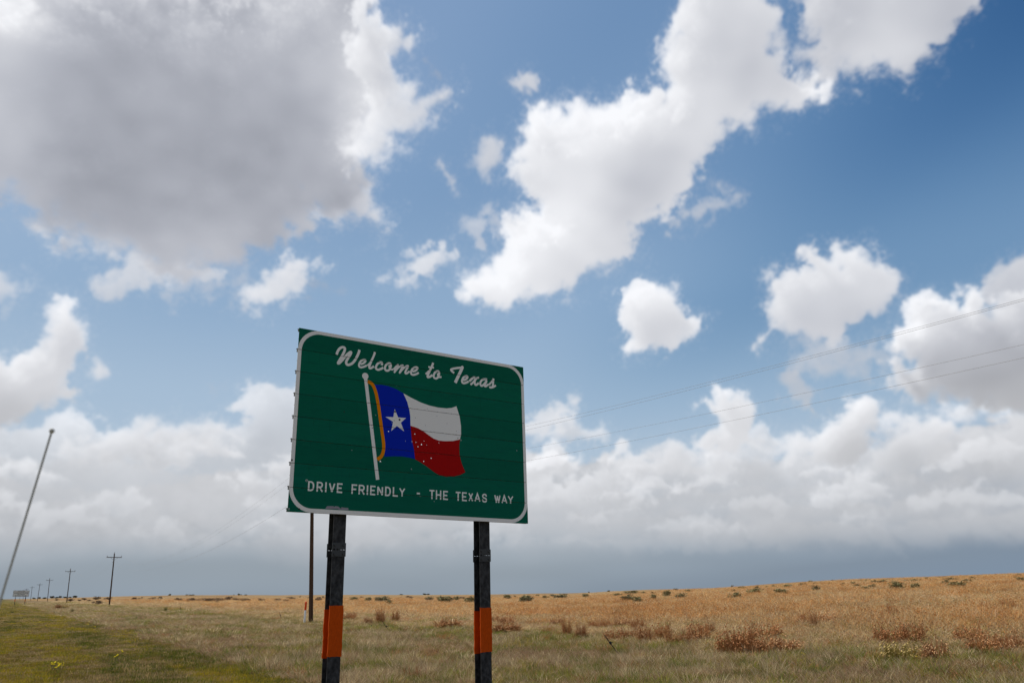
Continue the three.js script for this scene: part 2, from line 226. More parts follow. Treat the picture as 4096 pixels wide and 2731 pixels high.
const sun = new THREE.DirectionalLight(new THREE.Color(1, 0.93, 0.82), 4.6);
sun.position.copy(SUN).multiplyScalar(200); sun.castShadow = true; sun.shadow.radius = 3;
sun.shadow.mapSize.set(4096, 4096);
Object.assign(sun.shadow.camera, { left: -90, right: 90, top: 90, bottom: -90, near: 1, far: 500 });
scene.add(sun); scene.add(sun.target);

// ---------------------------------------------------------------- helpers: names, labels, meshes
const taken = new Map();
function numbered(name) { const n = taken.get(name) ?? 0; taken.set(name, n + 1); return n ? name + '_' + String(n).padStart(3, '0') : name; }
function tag(o, label, category, group) { o.userData.label = label; o.userData.category = category; if (group) o.userData.group = group; return o; }
function thing(name, label, category, group) { const o = new THREE.Group(); o.name = numbered(name); scene.add(o); return tag(o, label, category, group); }
function part(name, geometry, material, parent) { const m = new THREE.Mesh(geometry, material); m.name = parent === scene ? numbered(name) : name; m.castShadow = m.receiveShadow = true; parent.add(m); return m; }
function copyOf(o) { const c = o.clone(); c.name = numbered(o.name.replace(/_\d{3}$/, '')); scene.add(c); return c; }
const V = (x, y, z) => new THREE.Vector3(x, y, z);
const box = (w, h, d, x = 0, y = 0, z = 0) => new THREE.BoxGeometry(w, h, d).translate(x, y, z);
function rod(a, b, r0, r1 = r0, seg = 10) {
  const d = b.clone().sub(a), g = new THREE.CylinderGeometry(r1, r0, d.length(), seg, 1);
  g.applyQuaternion(new THREE.Quaternion().setFromUnitVectors(V(0, 1, 0), d.clone().normalize())); g.translate(...a.clone().add(b).multiplyScalar(0.5).toArray());
  return g;
}
function mat(r, g, b, o = {}) { return new THREE.MeshPhysicalMaterial({ color: new THREE.Color().setRGB(r, g, b), roughness: 0.9, specularIntensity: 0.3, ...o }); }
// a tile of grain: value noise in several sizes, wrapped
function grain(size, freq, oct, lo, hi, seed, aniso = 1) {
  const d = new Uint8Array(size * size * 4);
  for (let y = 0; y < size; y++) for (let x = 0; x < size; x++) {
    const a = x / size * 2 * Math.PI, b = y / size;
    let s = 0, am = 1, n = 0, f = freq;
    for (let o = 0; o < oct; o++) { const R = f / (2 * Math.PI); const w = Math.sin(b * Math.PI) ** 2, v0 = noise(Math.cos(a) * R + seed, Math.sin(a) * R + o * 9, b * f * aniso), v1 = noise(Math.cos(a) * R + seed + 40, Math.sin(a) * R + o * 9, ((b + 0.5) % 1) * f * aniso); s += am * (v0 * w + v1 * (1 - w)); n += am; am *= 0.62; f *= 2.1; }
    const v = clamp(lerp(lo, hi, 0.5 + 0.75 * s / n)) * 255, o4 = (y * size + x) * 4;
    d[o4] = d[o4 + 1] = d[o4 + 2] = v; d[o4 + 3] = 255;
  }
  const t = new THREE.DataTexture(d, size, size); t.wrapS = t.wrapT = THREE.RepeatWrapping; t.magFilter = THREE.LinearFilter; t.colorSpace = THREE.SRGBColorSpace; t.needsUpdate = true;
  return t;
}

// ---------------------------------------------------------------- measured places (metres: x to the right, z towards the viewer)
const TUSSOCKS = [[1.95,-32.81,0.33,0.45,0],[2.28,-30.26,0.37,0.45,0],[3.33,-28.97,0.61,0.3,0],[3.81,-28.56,0.6,0.3,0],[3.92,-26.09,0.39,0.45,0],[4.59,-26.96,0.5,0.43,0],[5.47,-25.6,0.63,0.47,0],[6.51,-29.03,0.43,0.25,0],[5.12,-20.54,0.61,0.43,0],[5.38,-20.29,0.5,0.5,0],[-0.51,-45.62,0.85,0.37,0],[-0.5,-35.89,0.58,0.33,0],[-0.09,-35.75,0.53,0.31,0],[2.08,-42.92,0.64,0.29,0],[3.62,-38.87,0.58,0.24,0],[4.05,-38.36,0.52,0.24,0],[4.8,-38.59,0.72,0.34,0],[4.99,-34.98,0.48,0.35,0],[4.41,-24.05,0.36,0.21,0],[4.79,-24.17,0.33,0.27,0],[6.99,-24.16,0.82,0.36,0],[5.89,-19.98,0.59,0.35,0],[6.21,-19.71,0.58,0.32,0],[8.94,-20.44,0.61,0.36,0],[9.38,-20.24,0.47,0.38,0],[7.8,-16.02,0.41,0.34,0],[10.72,-20.28,0.6,0.27,0],[9.25,-17.04,0.5,0.3,0],[9.63,-17.09,0.46,0.28,0],[10.15,-29.26,0.72,0.36,0],[10.47,-28.62,0.7,0.31,0],[10.16,-17.44,0.28,0.23,0],[19.75,-34.06,0.51,0.37,0],[19.23,-34.72,0.43,0.28,0],[9.54,-27.32,0.19,0.45,0],[13.5,-30.57,0.38,0.46,0],[-7.83,-49.0,0.46,0.61,0],[-8.36,-48.11,0.45,0.3,0],[-7.26,-51.13,0.4,0.56,0],[-3.21,-40.67,1.13,0.38,0],[-0.45,-36.04,1.06,0.33,0],[-0.92,-49.61,1.31,0.31,0],[-10.53,-53.81,0.75,0.42,0],[-67.01,-123.74,0.72,0.55,0],[7.2,-16.14,0.56,0.24,1],[-68.72,-128.66,0.89,0.39,1]];
const YUCCAS = [[-48.98,-93.51,0.96,0.51],[-34.67,-83.81,0.86,0.63],[-17.81,-57.92,0.56,0.2],[-16.41,-57.09,0.55,0.2],[5.35,-14.19,0.25,0.17],[-58.67,-98.67,0.81,0.34]];
const SHRUBS = [[1.81,-140.14,2.11,1.06,0],[7.86,-220.79,1.67,0.69,0],[11.32,-212.84,3.21,0.8,0],[17.71,-212.4,1.6,0.8,0],[25.03,-206.58,1.56,0.65,0],[14.16,-107.19,1.34,0.81,0],[13.94,-96.46,1.21,0.6,0],[32.64,-236.1,3.27,0.74,0],[35.41,-233.78,1.18,0.59,0],[18.68,-114.2,0.86,0.57,0],[22.06,-123.38,1.39,0.93,0],[21.98,-111.28,1.4,0.56,0],[46.43,-227.08,1.72,0.51,0],[22.02,-85.05,1.39,0.64,0],[60.72,-318.37,2.01,0.56,0],[64.15,-239.61,1.81,0.66,0],[41.82,-161.75,0.81,0.33,0],[12.92,-290.71,1.83,0.8,0],[8.13,-317.61,1.2,0.64,0],[-2.05,-212.28,1.6,1.07,0],[32.77,-201.33,0.76,0.41,0],[116.59,-453.18,1.43,0.69,0],[32.8,-118.91,0.6,0.45,0],[-0.25,-304.06,0.96,0.54,0],[33.06,-116.31,1.76,0.72,0],[30.98,-98.3,1.76,0.54,0],[37.09,-104.35,1.15,0.5,0],[57.3,-177.04,1.47,0.61,0],[64.35,-209.51,1.16,0.52,0],[64.19,-189.36,1.05,0.47,0],[105.7,-300.94,1.67,0.5,0],[65.92,-176.41,0.73,0.39,0],[55.44,-142.63,0.59,0.39,0],[58.45,-145.42,0.8,0.4,0],[46.62,-114.73,0.79,0.35,0],[44.41,-104.87,0.87,0.26,0],[37.4,-90.01,0.74,0.22,0],[69.3,-162.51,0.9,0.49,0],[66.07,-151.28,1.46,0.38,0],[40.21,-88.79,1.41,0.73,0],[42.05,-88.79,1.16,0.43,0],[72.67,-156.43,0.87,0.39,0],[72.94,-154.04,1.28,0.3,0],[80.93,-168.38,0.7,0.28,0],[78.16,-157.65,0.65,0.31,0],[120.44,-238.94,0.99,0.33,0],[53.76,-105.1,0.8,0.51,0],[75.16,-144.76,1.4,0.52,0],[44.43,-85.01,1.47,0.53,0],[61.69,-114.93,1.19,0.4,0],[84.81,-155.78,1.08,0.3,0],[87.42,-147.1,0.81,0.24,0],[62.23,-103.67,0.86,0.57,0],[122.49,-204.44,1.13,0.34,0],[85.72,-205.54,0.71,0.46,0],[100.64,-244.49,0.68,0.34,0],[108.58,-257.64,0.71,0.29,0],[99.37,-224.04,0.78,0.28,0],[104.17,-267.98,0.93,0.3,0],[114.33,-303.26,0.84,0.34,0],[97.86,-200.04,0.83,0.39,0],[64.53,-215.95,0.75,0.36,0],[58.43,-204.09,0.85,0.56,0],[73.44,-213.08,0.74,0.35,0],[81.76,-160.62,0.67,0.31,0],[77.08,-216.62,0.6,0.3,0],[-12.67,-153.73,2.65,1.08,0],[-7.73,-146.83,1.61,1.15,0],[1.72,-132.52,1.87,1.04,0],[-2.46,-256.09,2.01,1.0,0],[-13.4,-191.66,1.5,0.9,0],[-27.56,-176.66,2.49,1.11,0],[-20.01,-133.72,1.05,0.63,0],[-31.16,-178.25,1.67,0.84,0],[-20.71,-204.57,1.92,0.96,0],[-40.21,-209.31,1.97,0.85,0],[-78.14,-202.91,2.14,0.54,1],[-77.81,-206.78,1.64,0.47,1],[-80.29,-217.43,1.34,0.57,1],[-67.82,-186.4,1.15,0.66,1],[-73.2,-220.89,1.56,0.62,1],[-60.54,-187.24,1.32,0.69,1],[-66.44,-208.86,1.29,0.55,1],[-58.85,-195.31,1.55,0.58,1],[-59.66,-210.9,1.49,0.52,1],[-53.37,-196.03,1.21,0.45,1],[-87.84,-219.53,1.93,0.39,1],[-59.2,-167.21,0.74,0.35,1],[-46.95,-201.03,1.77,0.57,1],[-83.78,-243.09,0.86,0.43,1],[-174.65,-330.95,2.74,0.64,1],[-208.83,-408.41,2.82,0.68,1],[-201.09,-404.17,3.91,0.78,1],[-174.67,-362.16,3.0,0.5,1],[-148.88,-330.46,2.74,0.55,1],[-117.05,-271.53,2.25,0.45,1],[-173.85,-336.45,1.39,0.42,1],[-250.0,-459.71,1.59,0.76,1],[-120.47,-285.84,1.58,0.39,1]];
const STAKES = [[2.68,0.14,-21.07,2.17,0.72,-21.07,2.31,0.54,-21.07],[-14.95,0.34,-54.61,-15.23,0.9,-54.61,-15.15,0.72,-54.61],[-31.24,0.59,-79.15,-31.41,1.2,-79.15,-31.36,0.99,-79.15],[-5.62,0.18,-38.63,-6.09,0.69,-38.63,-5.88,0.45,-38.63],[-45.47,0.79,-106.41,-45.54,1.21,-106.41,-45.52,1.09,-106.41],[-32.8,0.62,-83.02,-32.94,1.21,-83.02,-32.9,1.03,-83.02]];
const POLES = [[-12.13,0.29,-50.41,-12.61,9.48,-50.41],[-73.3,0.98,-152.44,-73.6,10.17,-152.44],[-129.1,1.84,-242.71,-129.4,11.03,-242.71],[-194.0,2.23,-349.52,-194.46,11.42,-349.52],[-259.51,2.75,-457.6,-259.49,11.95,-457.6],[-313.0,3.02,-544.22,-313.41,12.21,-544.22],[-372.56,3.5,-641.15,-373.18,12.68,-641.15],[-419.85,3.76,-718.7,-420.78,12.91,-718.7],[-508.36,4.78,-864.23,-509.13,13.95,-864.23]];
const MARKER = [-12.22,-49.13,0.12,1.34];
const FARTREES = [[-793.6,-1389.3,5.3,3.2],[-787.0,-1393.0,6.3,3.7],[-780.3,-1396.8,7.4,3.0],[-772.2,-1401.3,10.6,4.8],[-766.0,-1404.7,7.4,3.2],[-760.6,-1407.6,6.3,4.4],[-753.6,-1411.4,8.4,3.2],[-747.4,-1414.7,6.3,2.6],[-741.0,-1418.0,9.0,4.4],[-833.8,-1365.5,5.3,2.5],[-608.2,-1479.9,5.3,3.5],[-581.6,-1490.5,5.9,2.1],[-575.8,-1492.8,5.9,2.1],[-571.2,-1494.5,5.0,2.4],[-499.0,-1520.2,5.0,3.8],[-496.0,-1521.2,3.0,2.4],[-488.7,-1523.5,5.9,2.1],[-507.5,-1517.4,2.1,2.1],[-171.2,-1590.8,7.9,3.7],[-163.8,-1591.6,6.8,3.2],[-214.2,-1585.6,7.9,2.1],[69.8,-804.4,2.1,1.5],[82.2,-746.7,3.0,1.5]];
const FLOWERS = [[-26.95,-48.77],[-30.48,-54.35],[-26.64,-53.09],[-24.27,-48.2],[-22.4,-42.96],[-10.08,-21.74],[-10.89,-23.68],[-10.74,-19.94],[-10.73,-20.05],[-10.55,-19.84],[-10.41,-19.71],[-10.23,-19.3],[-21.92,-44.3],[-34.1,-59.82],[5.87,-17.59],[7.41,-15.97]];
const ANTENNA = [-1.056,0.0,-1.3,-0.757,1.919,-1.3];
const ROAD_N = [0.8544,-0.5197];
const SLOPE = [[-60.0,0.004,2500],[-42.0,0.0046,2500],[-31.4,0.005,2500],[-22.01,0.0071,2500],[-15.12,0.0059,2200],[-3.07,0.004,1500],[3.42,0.0046,900],[12.1,0.0095,520],[22.81,0.0178,430],[31.04,0.02,420],[42.0,0.019,450],[60.0,0.01,900]];


// ---------------------------------------------------------------- the land
const roadN = (x, z) => x * ROAD_N[0] + z * ROAD_N[1];        // metres across, from the roadside towards the prairie
const roadT = (x, z) => x * ROAD_N[1] - z * ROAD_N[0];        // metres along
const MOWN = 5.15, FENCE = 16.6;
function slopeAt(az) {
  let i = 0; while (i < SLOPE.length - 2 && az > SLOPE[i + 1][0]) i++;
  const t = clamp((az - SLOPE[i][0]) / (SLOPE[i + 1][0] - SLOPE[i][0])), s = t * t * (3 - 2 * t) * 0.5 + t * 0.5;
  return [lerp(SLOPE[i][1], SLOPE[i + 1][1], s), lerp(SLOPE[i][2], SLOPE[i + 1][2], s)];
}
function ground(x, z) {
  const d = Math.hypot(x, z), az = Math.atan2(x, -z) / RAD, [s, D] = slopeAt(az);
  let h = s * Math.min(d, D);
  if (d > D) { const e = d - D; h -= 0.012 * e * (1 - Math.exp(-e / 400)) * clamp(1 - D / 2600); }
  h += sstep(6, 20, d) * (0.035 * noise(x * 0.22, 1, z * 0.22) + 0.05 * noise(x * 0.07, 5, z * 0.07)) + sstep(120, 700, d) * 0.5 * noise(x * 0.008, 8, z * 0.008);
  return h;
}
const edgeN = (x, z) => MOWN + 0.4 * noise(x * 0.13, 2, z * 0.13) + 0.28 * noise(x * 0.6, 2, z * 0.6) + 0.15 * noise(x * 2.1, 2, z * 2.1);
const fenceN = (x, z) => FENCE - 0.6 + 1.6 * noise(x * 0.06, 3, z * 0.06) + 0.6 * noise(x * 0.3, 3, z * 0.3) + 2.2 * sstep(-10, -4, x) * sstep(5, 0, x);
// soil and thatch colours, linear
const C = { soil: [0.26, 0.15, 0.075], straw: [0.44, 0.31, 0.155], tan: [0.45, 0.255, 0.105], olive: [0.16, 0.125, 0.025], green: [0.075, 0.09, 0.018], yellow: [0.26, 0.2, 0.02], brown: [0.25, 0.165, 0.085], grey: [0.34, 0.26, 0.15] };
const mix3 = (a, b, t) => [lerp(a[0], b[0], t), lerp(a[1], b[1], t), lerp(a[2], b[2], t)];
function thatch(x, z) {
  const n = roadN(x, z), t = roadT(x, z), d = Math.hypot(x, z);
  const a = noise(x * 0.15, 20, z * 0.15), b = noise2(x * 0.5, 21, z * 0.5), c = noise(x * 0.035, 22, z * 0.035), far = noise2(x * 0.006, 23, z * 0.006);
  let mown = mix3(C.olive, C.yellow, sstep(-0.1, 0.6, noise(n * 0.5, 30, t * 0.06)));
  mown = mix3(mown, C.green, 0.8 * sstep(0.1, 0.6, noise2(n * 0.4, 31, t * 0.05)));
  mown = mix3(mown, C.grey, 0.55 * sstep(0, 0.6, b));
  let verge = mix3(C.brown, C.grey, sstep(-0.4, 0.5, a)); verge = mix3(verge, C.olive, 0.7 * sstep(0.0, 0.5, b)); verge = mix3(verge, C.soil, 0.6 * sstep(0.45, 0.8, a + 0.3 * b));
  let prairie = mix3(C.tan, C.straw, sstep(-0.2, 0.5, c)); prairie = mix3(prairie, C.brown, 0.4 * sstep(0.1, 0.7, a));
  prairie = mix3(prairie, C.brown, 0.5 * sstep(0.2, 0.6, far)); prairie = mix3(prairie, C.straw, 0.7 * sstep(0.0, 0.5, -far));
  const e1 = sstep(-0.3, 0.5, n - edgeN(x, z)), e2 = sstep(-1.2, 1.2, n - fenceN(x, z));
  return mix3(mix3(mown, verge, e1), prairie, e2);
}
{
  const azs = []; for (let a = -180; a < -46; a += 3) azs.push(a); for (let a = -46; a < 46; a += 0.22) azs.push(a); for (let a = 46; a <= 180.01; a += 3) azs.push(Math.min(a, 180));
  if (azs[azs.length - 1] < 180) azs.push(180);
  const rs = [0.01]; for (let r = 1.2; r < 7000; r *= r < 400 ? 1.017 : 1.035) rs.push(r);
  const nA = azs.length, pos = new Float32Array(nA * rs.length * 3), col = new Float32Array(pos.length), uv = new Float32Array(nA * rs.length * 2), idx = [];
  rs.forEach((r, j) => azs.forEach((a, i) => {
    const k = j * nA + i, x = r * Math.sin(a * RAD), z = -r * Math.cos(a * RAD), c = thatch(x, z);
    pos.set([x, ground(x, z), z], k * 3); col.set(c, k * 3); uv.set([x / 5, z / 5], k * 2);
    if (i && j) { const b = k - 1, d = k - nA, e = d - 1; idx.push(e, b, d, d, b, k); }
  }));
  const g = new THREE.BufferGeometry();
  g.setAttribute('position', new THREE.BufferAttribute(pos, 3)); g.setAttribute('color', new THREE.BufferAttribute(col, 3)); g.setAttribute('uv', new THREE.BufferAttribute(uv, 2)); g.setIndex(idx); g.computeVertexNormals();
  if (g.attributes.normal.getY(nA * 100) < 0) { const a = g.index.array; for (let i = 0; i < a.length; i += 3) { const t = a[i]; a[i] = a[i + 1]; a[i + 1] = t; } g.computeVertexNormals(); }
  const m = new THREE.MeshPhysicalMaterial({ vertexColors: true, roughness: 1, specularIntensity: 0.1, map: grain(512, 14, 5, 0.55, 1.0, 3) });
  const o = part('ground', g, m, scene); o.userData.kind = 'structure';
}

// ---------------------------------------------------------------- the green welcome sign
const SIGN_SCRIPT = [[3.8,54.4,29.6,55.6,25.2,58.2,20.5,61.5,17.9,64.4,17.6,65.9,18.9,65.7,21.8,64.2,26.0,61.6,31.9,58.7,37.7,57.2,41.2,58.6,41.2,61.6,37.9,67.5,29.8,73.0,23.6,75.2,22.8,74.6,25.5,71.6,31.4,69.1,36.6,69.0,39.8,70.4,41.5,72.9,41.4,76.9,39.1,81.0,34.2,84.5,27.1,86.7,21.2,87.5,17.2],[3.1,89.7,37.7,93.4,36.4,96.3,33.6,97.2,31.5,95.9,30.7,93.5,31.1,90.6,33.0,88.4,36.5,87.7,39.7,88.6,41.7,91.0,42.3,94.2,41.2,97.1,39.6,99.4,37.9],[3.3,110.8,16.7,110.1,20.0,108.2,25.3,106.0,30.6,104.1,36.4,103.1,40.2,104.1,41.6,106.6,40.7,110.1,37.6],[2.7,100.3,38.2,102.8,35.4,106.0,31.4],[3.4,121.6,34.5,122.5,32.1,121.6,30.6,118.9,30.9,115.6,33.4,113.4,37.5,113.2,40.2,115.0,41.7,117.4,41.7,120.7,40.1,124.5,37.7],[3.3,133.4,29.9,130.4,31.1,127.8,34.5,127.0,38.1,127.9,40.5,130.7,41.2,133.7,39.4,135.6,35.6,136.1,32.0,135.0,30.1,132.8,29.9],[2.7,134.1,32.6,133.7,35.3,135.0,37.7,137.4,38.6,140.1,37.6],[3.1,140.4,38.1,144.0,33.5,147.1,30.4,145.9,34.0,142.9,39.8,142.0,41.5,144.7,37.7,149.6,32.3,153.9,29.9,154.8,30.6,152.7,35.4,150.1,41.3,152.8,37.4,157.7,32.0,162.3,29.3,163.0,30.6,160.8,34.7,158.9,38.9,159.4,40.8,161.6,40.4,165.8,36.8],[3.3,170.1,36.5,174.2,35.2,177.4,32.3,178.4,30.1,177.0,29.3,174.5,29.7,171.3,31.6,168.8,35.3,168.0,38.6,168.9,40.7,171.5,41.3,174.9,40.2,178.1,38.5,180.6,36.8],[3.6,203.9,18.1,203.1,20.8,200.7,26.3,198.0,32.4,195.6,37.9,194.9,40.5,195.9,41.3,199.0,40.1,203.0,37.1],[3.0,191.9,37.4,194.3,34.9,197.9,30.7],[2.7,195.9,25.8,205.3,25.6],[3.5,210.9,30.0,207.8,31.8,205.4,35.9,205.1,39.3,206.7,41.1,209.4,41.3,212.2,38.9,213.9,34.9,214.0,31.7,212.5,30.0,210.6,30.1],[2.9,212.0,33.2,212.0,36.0,213.1,37.9,215.0,38.6,218.1,37.6],[3.5,253.8,18.0,247.3,19.4,240.3,21.3,235.8,23.1,234.1,24.5,235.5,26.3,239.5,28.6],[5.1,253.3,18.7,250.9,24.0,247.0,31.8,241.4,43.4],[3.5,255.0,37.4,258.8,36.1,261.8,33.4,262.8,31.3,261.5,30.4,259.2,30.8,256.2,32.6,253.9,36.1,253.0,39.4,253.8,41.4,256.2,42.0,259.4,41.0,262.3,39.4,264.7,37.8],[3.6,265.7,37.7,270.0,33.5,272.9,31.1,275.2,30.7,276.2,32.6,275.3,36.8,275.5,40.3,277.1,41.7,279.1,40.9,282.5,38.0],[3.3,267.9,42.8,272.5,38.4,277.2,32.7,279.5,30.6,283.1,29.6],[3.5,297.5,30.4,293.2,30.6,289.1,32.0,286.1,35.3,285.1,38.6,286.0,41.3,288.3,41.5,291.7,38.9,296.1,33.6,294.1,37.7,292.9,40.5,293.7,41.7,296.0,40.8,299.9,37.6],[3.6,309.3,27.1,308.5,30.9,308.2,35.7,307.4,40.0,305.7,41.7,303.0,42.1,301.6,40.9],[3.1,300.7,38.4,305.2,33.5,308.7,28.8],[3.3,305.1,41.6,308.4,40.9,313.3,37.5]];
const SIGN_TDOT = [253.7,17.7,2.5];
const SIGN_BLOCK = [["D",24.6,33.0],["R",36.0,44.5],["I",47.3,49.8],["V",52.4,61.3],["E",63.5,71.2],["F",83.8,91.7],["R",93.8,102.5],["I",105.5,107.4],["E",110.3,118.0],["N",120.5,129.1],["D",132.0,140.6],["L",143.4,151.2],["Y",152.7,162.3],["-",179.9,184.6],["T",199.6,207.4],["H",209.6,218.3],["E",221.2,229.0],["T",241.7,249.6],["E",251.9,260.0],["X",262.5,270.6],["A",272.6,282.9],["S",285.5,294.0],["W",306.6,317.6],["A",319.0,329.4],["Y",330.0,340.5]];
const SIGN_POLE = [95.8,57.5,100.8,56.8,123.2,195.5,118.2,196.4];
const SIGN_BALL = [97.7,53.9,4.7];
const SIGN_GOLD = [4.8,101.5,61.2,106.4,62.8,110.8,67.3,115.2,78.1,118.7,93.1,122.0,112.0,125.2,129.8,127.5,141.6,128.4,151.5,127.2,159.5,124.2,164.9,119.2,168.6];
const SIGN_BLUE = [111.5,64.3,122.1,63.0,133.1,63.4,145.5,66.3,156.5,70.8,162.7,82.4,166.0,92.5,167.9,102.7,168.4,116.6,170.6,135.4,174.6,150.3,176.5,163.4,167.5,161.8,156.5,161.2,143.4,162.2,129.7,164.0,130.7,154.3,130.0,144.4,125.4,115.7,122.1,97.8,118.3,79.8,115.3,70.3];
const SIGN_WHITE = [156.5,70.8,168.2,75.4,184.4,80.7,198.3,83.5,212.4,84.7,226.7,84.3,235.2,82.5,243.4,79.0,248.5,93.4,250.8,108.2,250.8,121.0,249.0,128.2,237.5,131.7,224.4,133.2,213.9,133.4,205.7,131.4,198.7,127.9,189.5,122.6,180.3,118.9,168.4,116.6,167.9,102.7,166.0,92.5,162.7,82.4];
const SIGN_RED = [168.4,116.6,180.3,118.9,189.5,122.6,198.7,127.9,205.7,131.4,213.9,133.4,224.4,133.2,237.5,131.7,249.0,128.2,247.6,138.3,248.0,149.9,251.2,162.1,257.7,175.3,249.3,179.9,237.4,183.0,225.7,184.1,216.4,183.1,208.4,179.9,194.6,171.8,184.4,166.6,176.5,163.4,174.6,150.3,170.6,135.4];
const SIGN_STAR = [143.4,95.2,149.1,106.7,161.4,106.2,153.5,113.9,158.8,125.8,147.5,119.3,138.9,127.3,141.4,114.1,129.6,108.1,141.7,107.2];
const SIGN_HOLES = [[135.0,128.1,0.8],[175.6,127.7,0.8],[177.5,139.2,0.6],[186.3,141.7,1.0],[180.8,145.3,0.7],[190.3,136.3,0.5],[194.3,141.5,0.4],[171.2,139.0,0.5],[160.9,139.0,0.3],[214.1,136.6,0.5],[190.1,165.2,0.8],[201.9,159.7,0.8],[123.9,170.6,0.8]];
const SIGN_DENTS = [[245.6,126.9,0.9,0],[250.7,129.2,1.1,0],[123.9,170.6,1.5,0],[114.9,107.6,0.8,0],[110.7,125.9,0.9,0],[144.0,99.2,1.3,1],[151.5,109.7,1.4,1],[143.0,111.9,0.7,0],[140.0,115.4,0.8,0],[210.7,97.7,0.4,1],[176.1,104.4,0.4,1],[227.4,107.0,0.4,1],[192.3,113.7,0.4,1],[243.1,116.5,0.4,1],[194.9,88.6,0.4,1],[68.9,108.3,0.9,1],[348.7,135.6,0.9,0],[82.3,159.3,0.7,0],[170.9,177.7,1.0,0],[1.5,179.1,1.1,1],[14.9,239.9,1.2,1],[1.7,240.6,1.2,0],[22.5,204.1,1.6,0],[207.1,219.9,0.8,0],[185.0,214.2,0.6,0],[145.5,61.5,0.6,0]];
const SIGN_PATCH = [49.1,238.1,50.5,235.6,51.7,234.3,60.0,234.0,60.7,234.9,62.9,233.7,66.6,234.1,68.7,235.6,70.8,236.7,71.0,234.7,75.4,235.2,80.5,235.2,80.8,238.1,74.9,238.1,68.2,238.1,65.5,237.4];

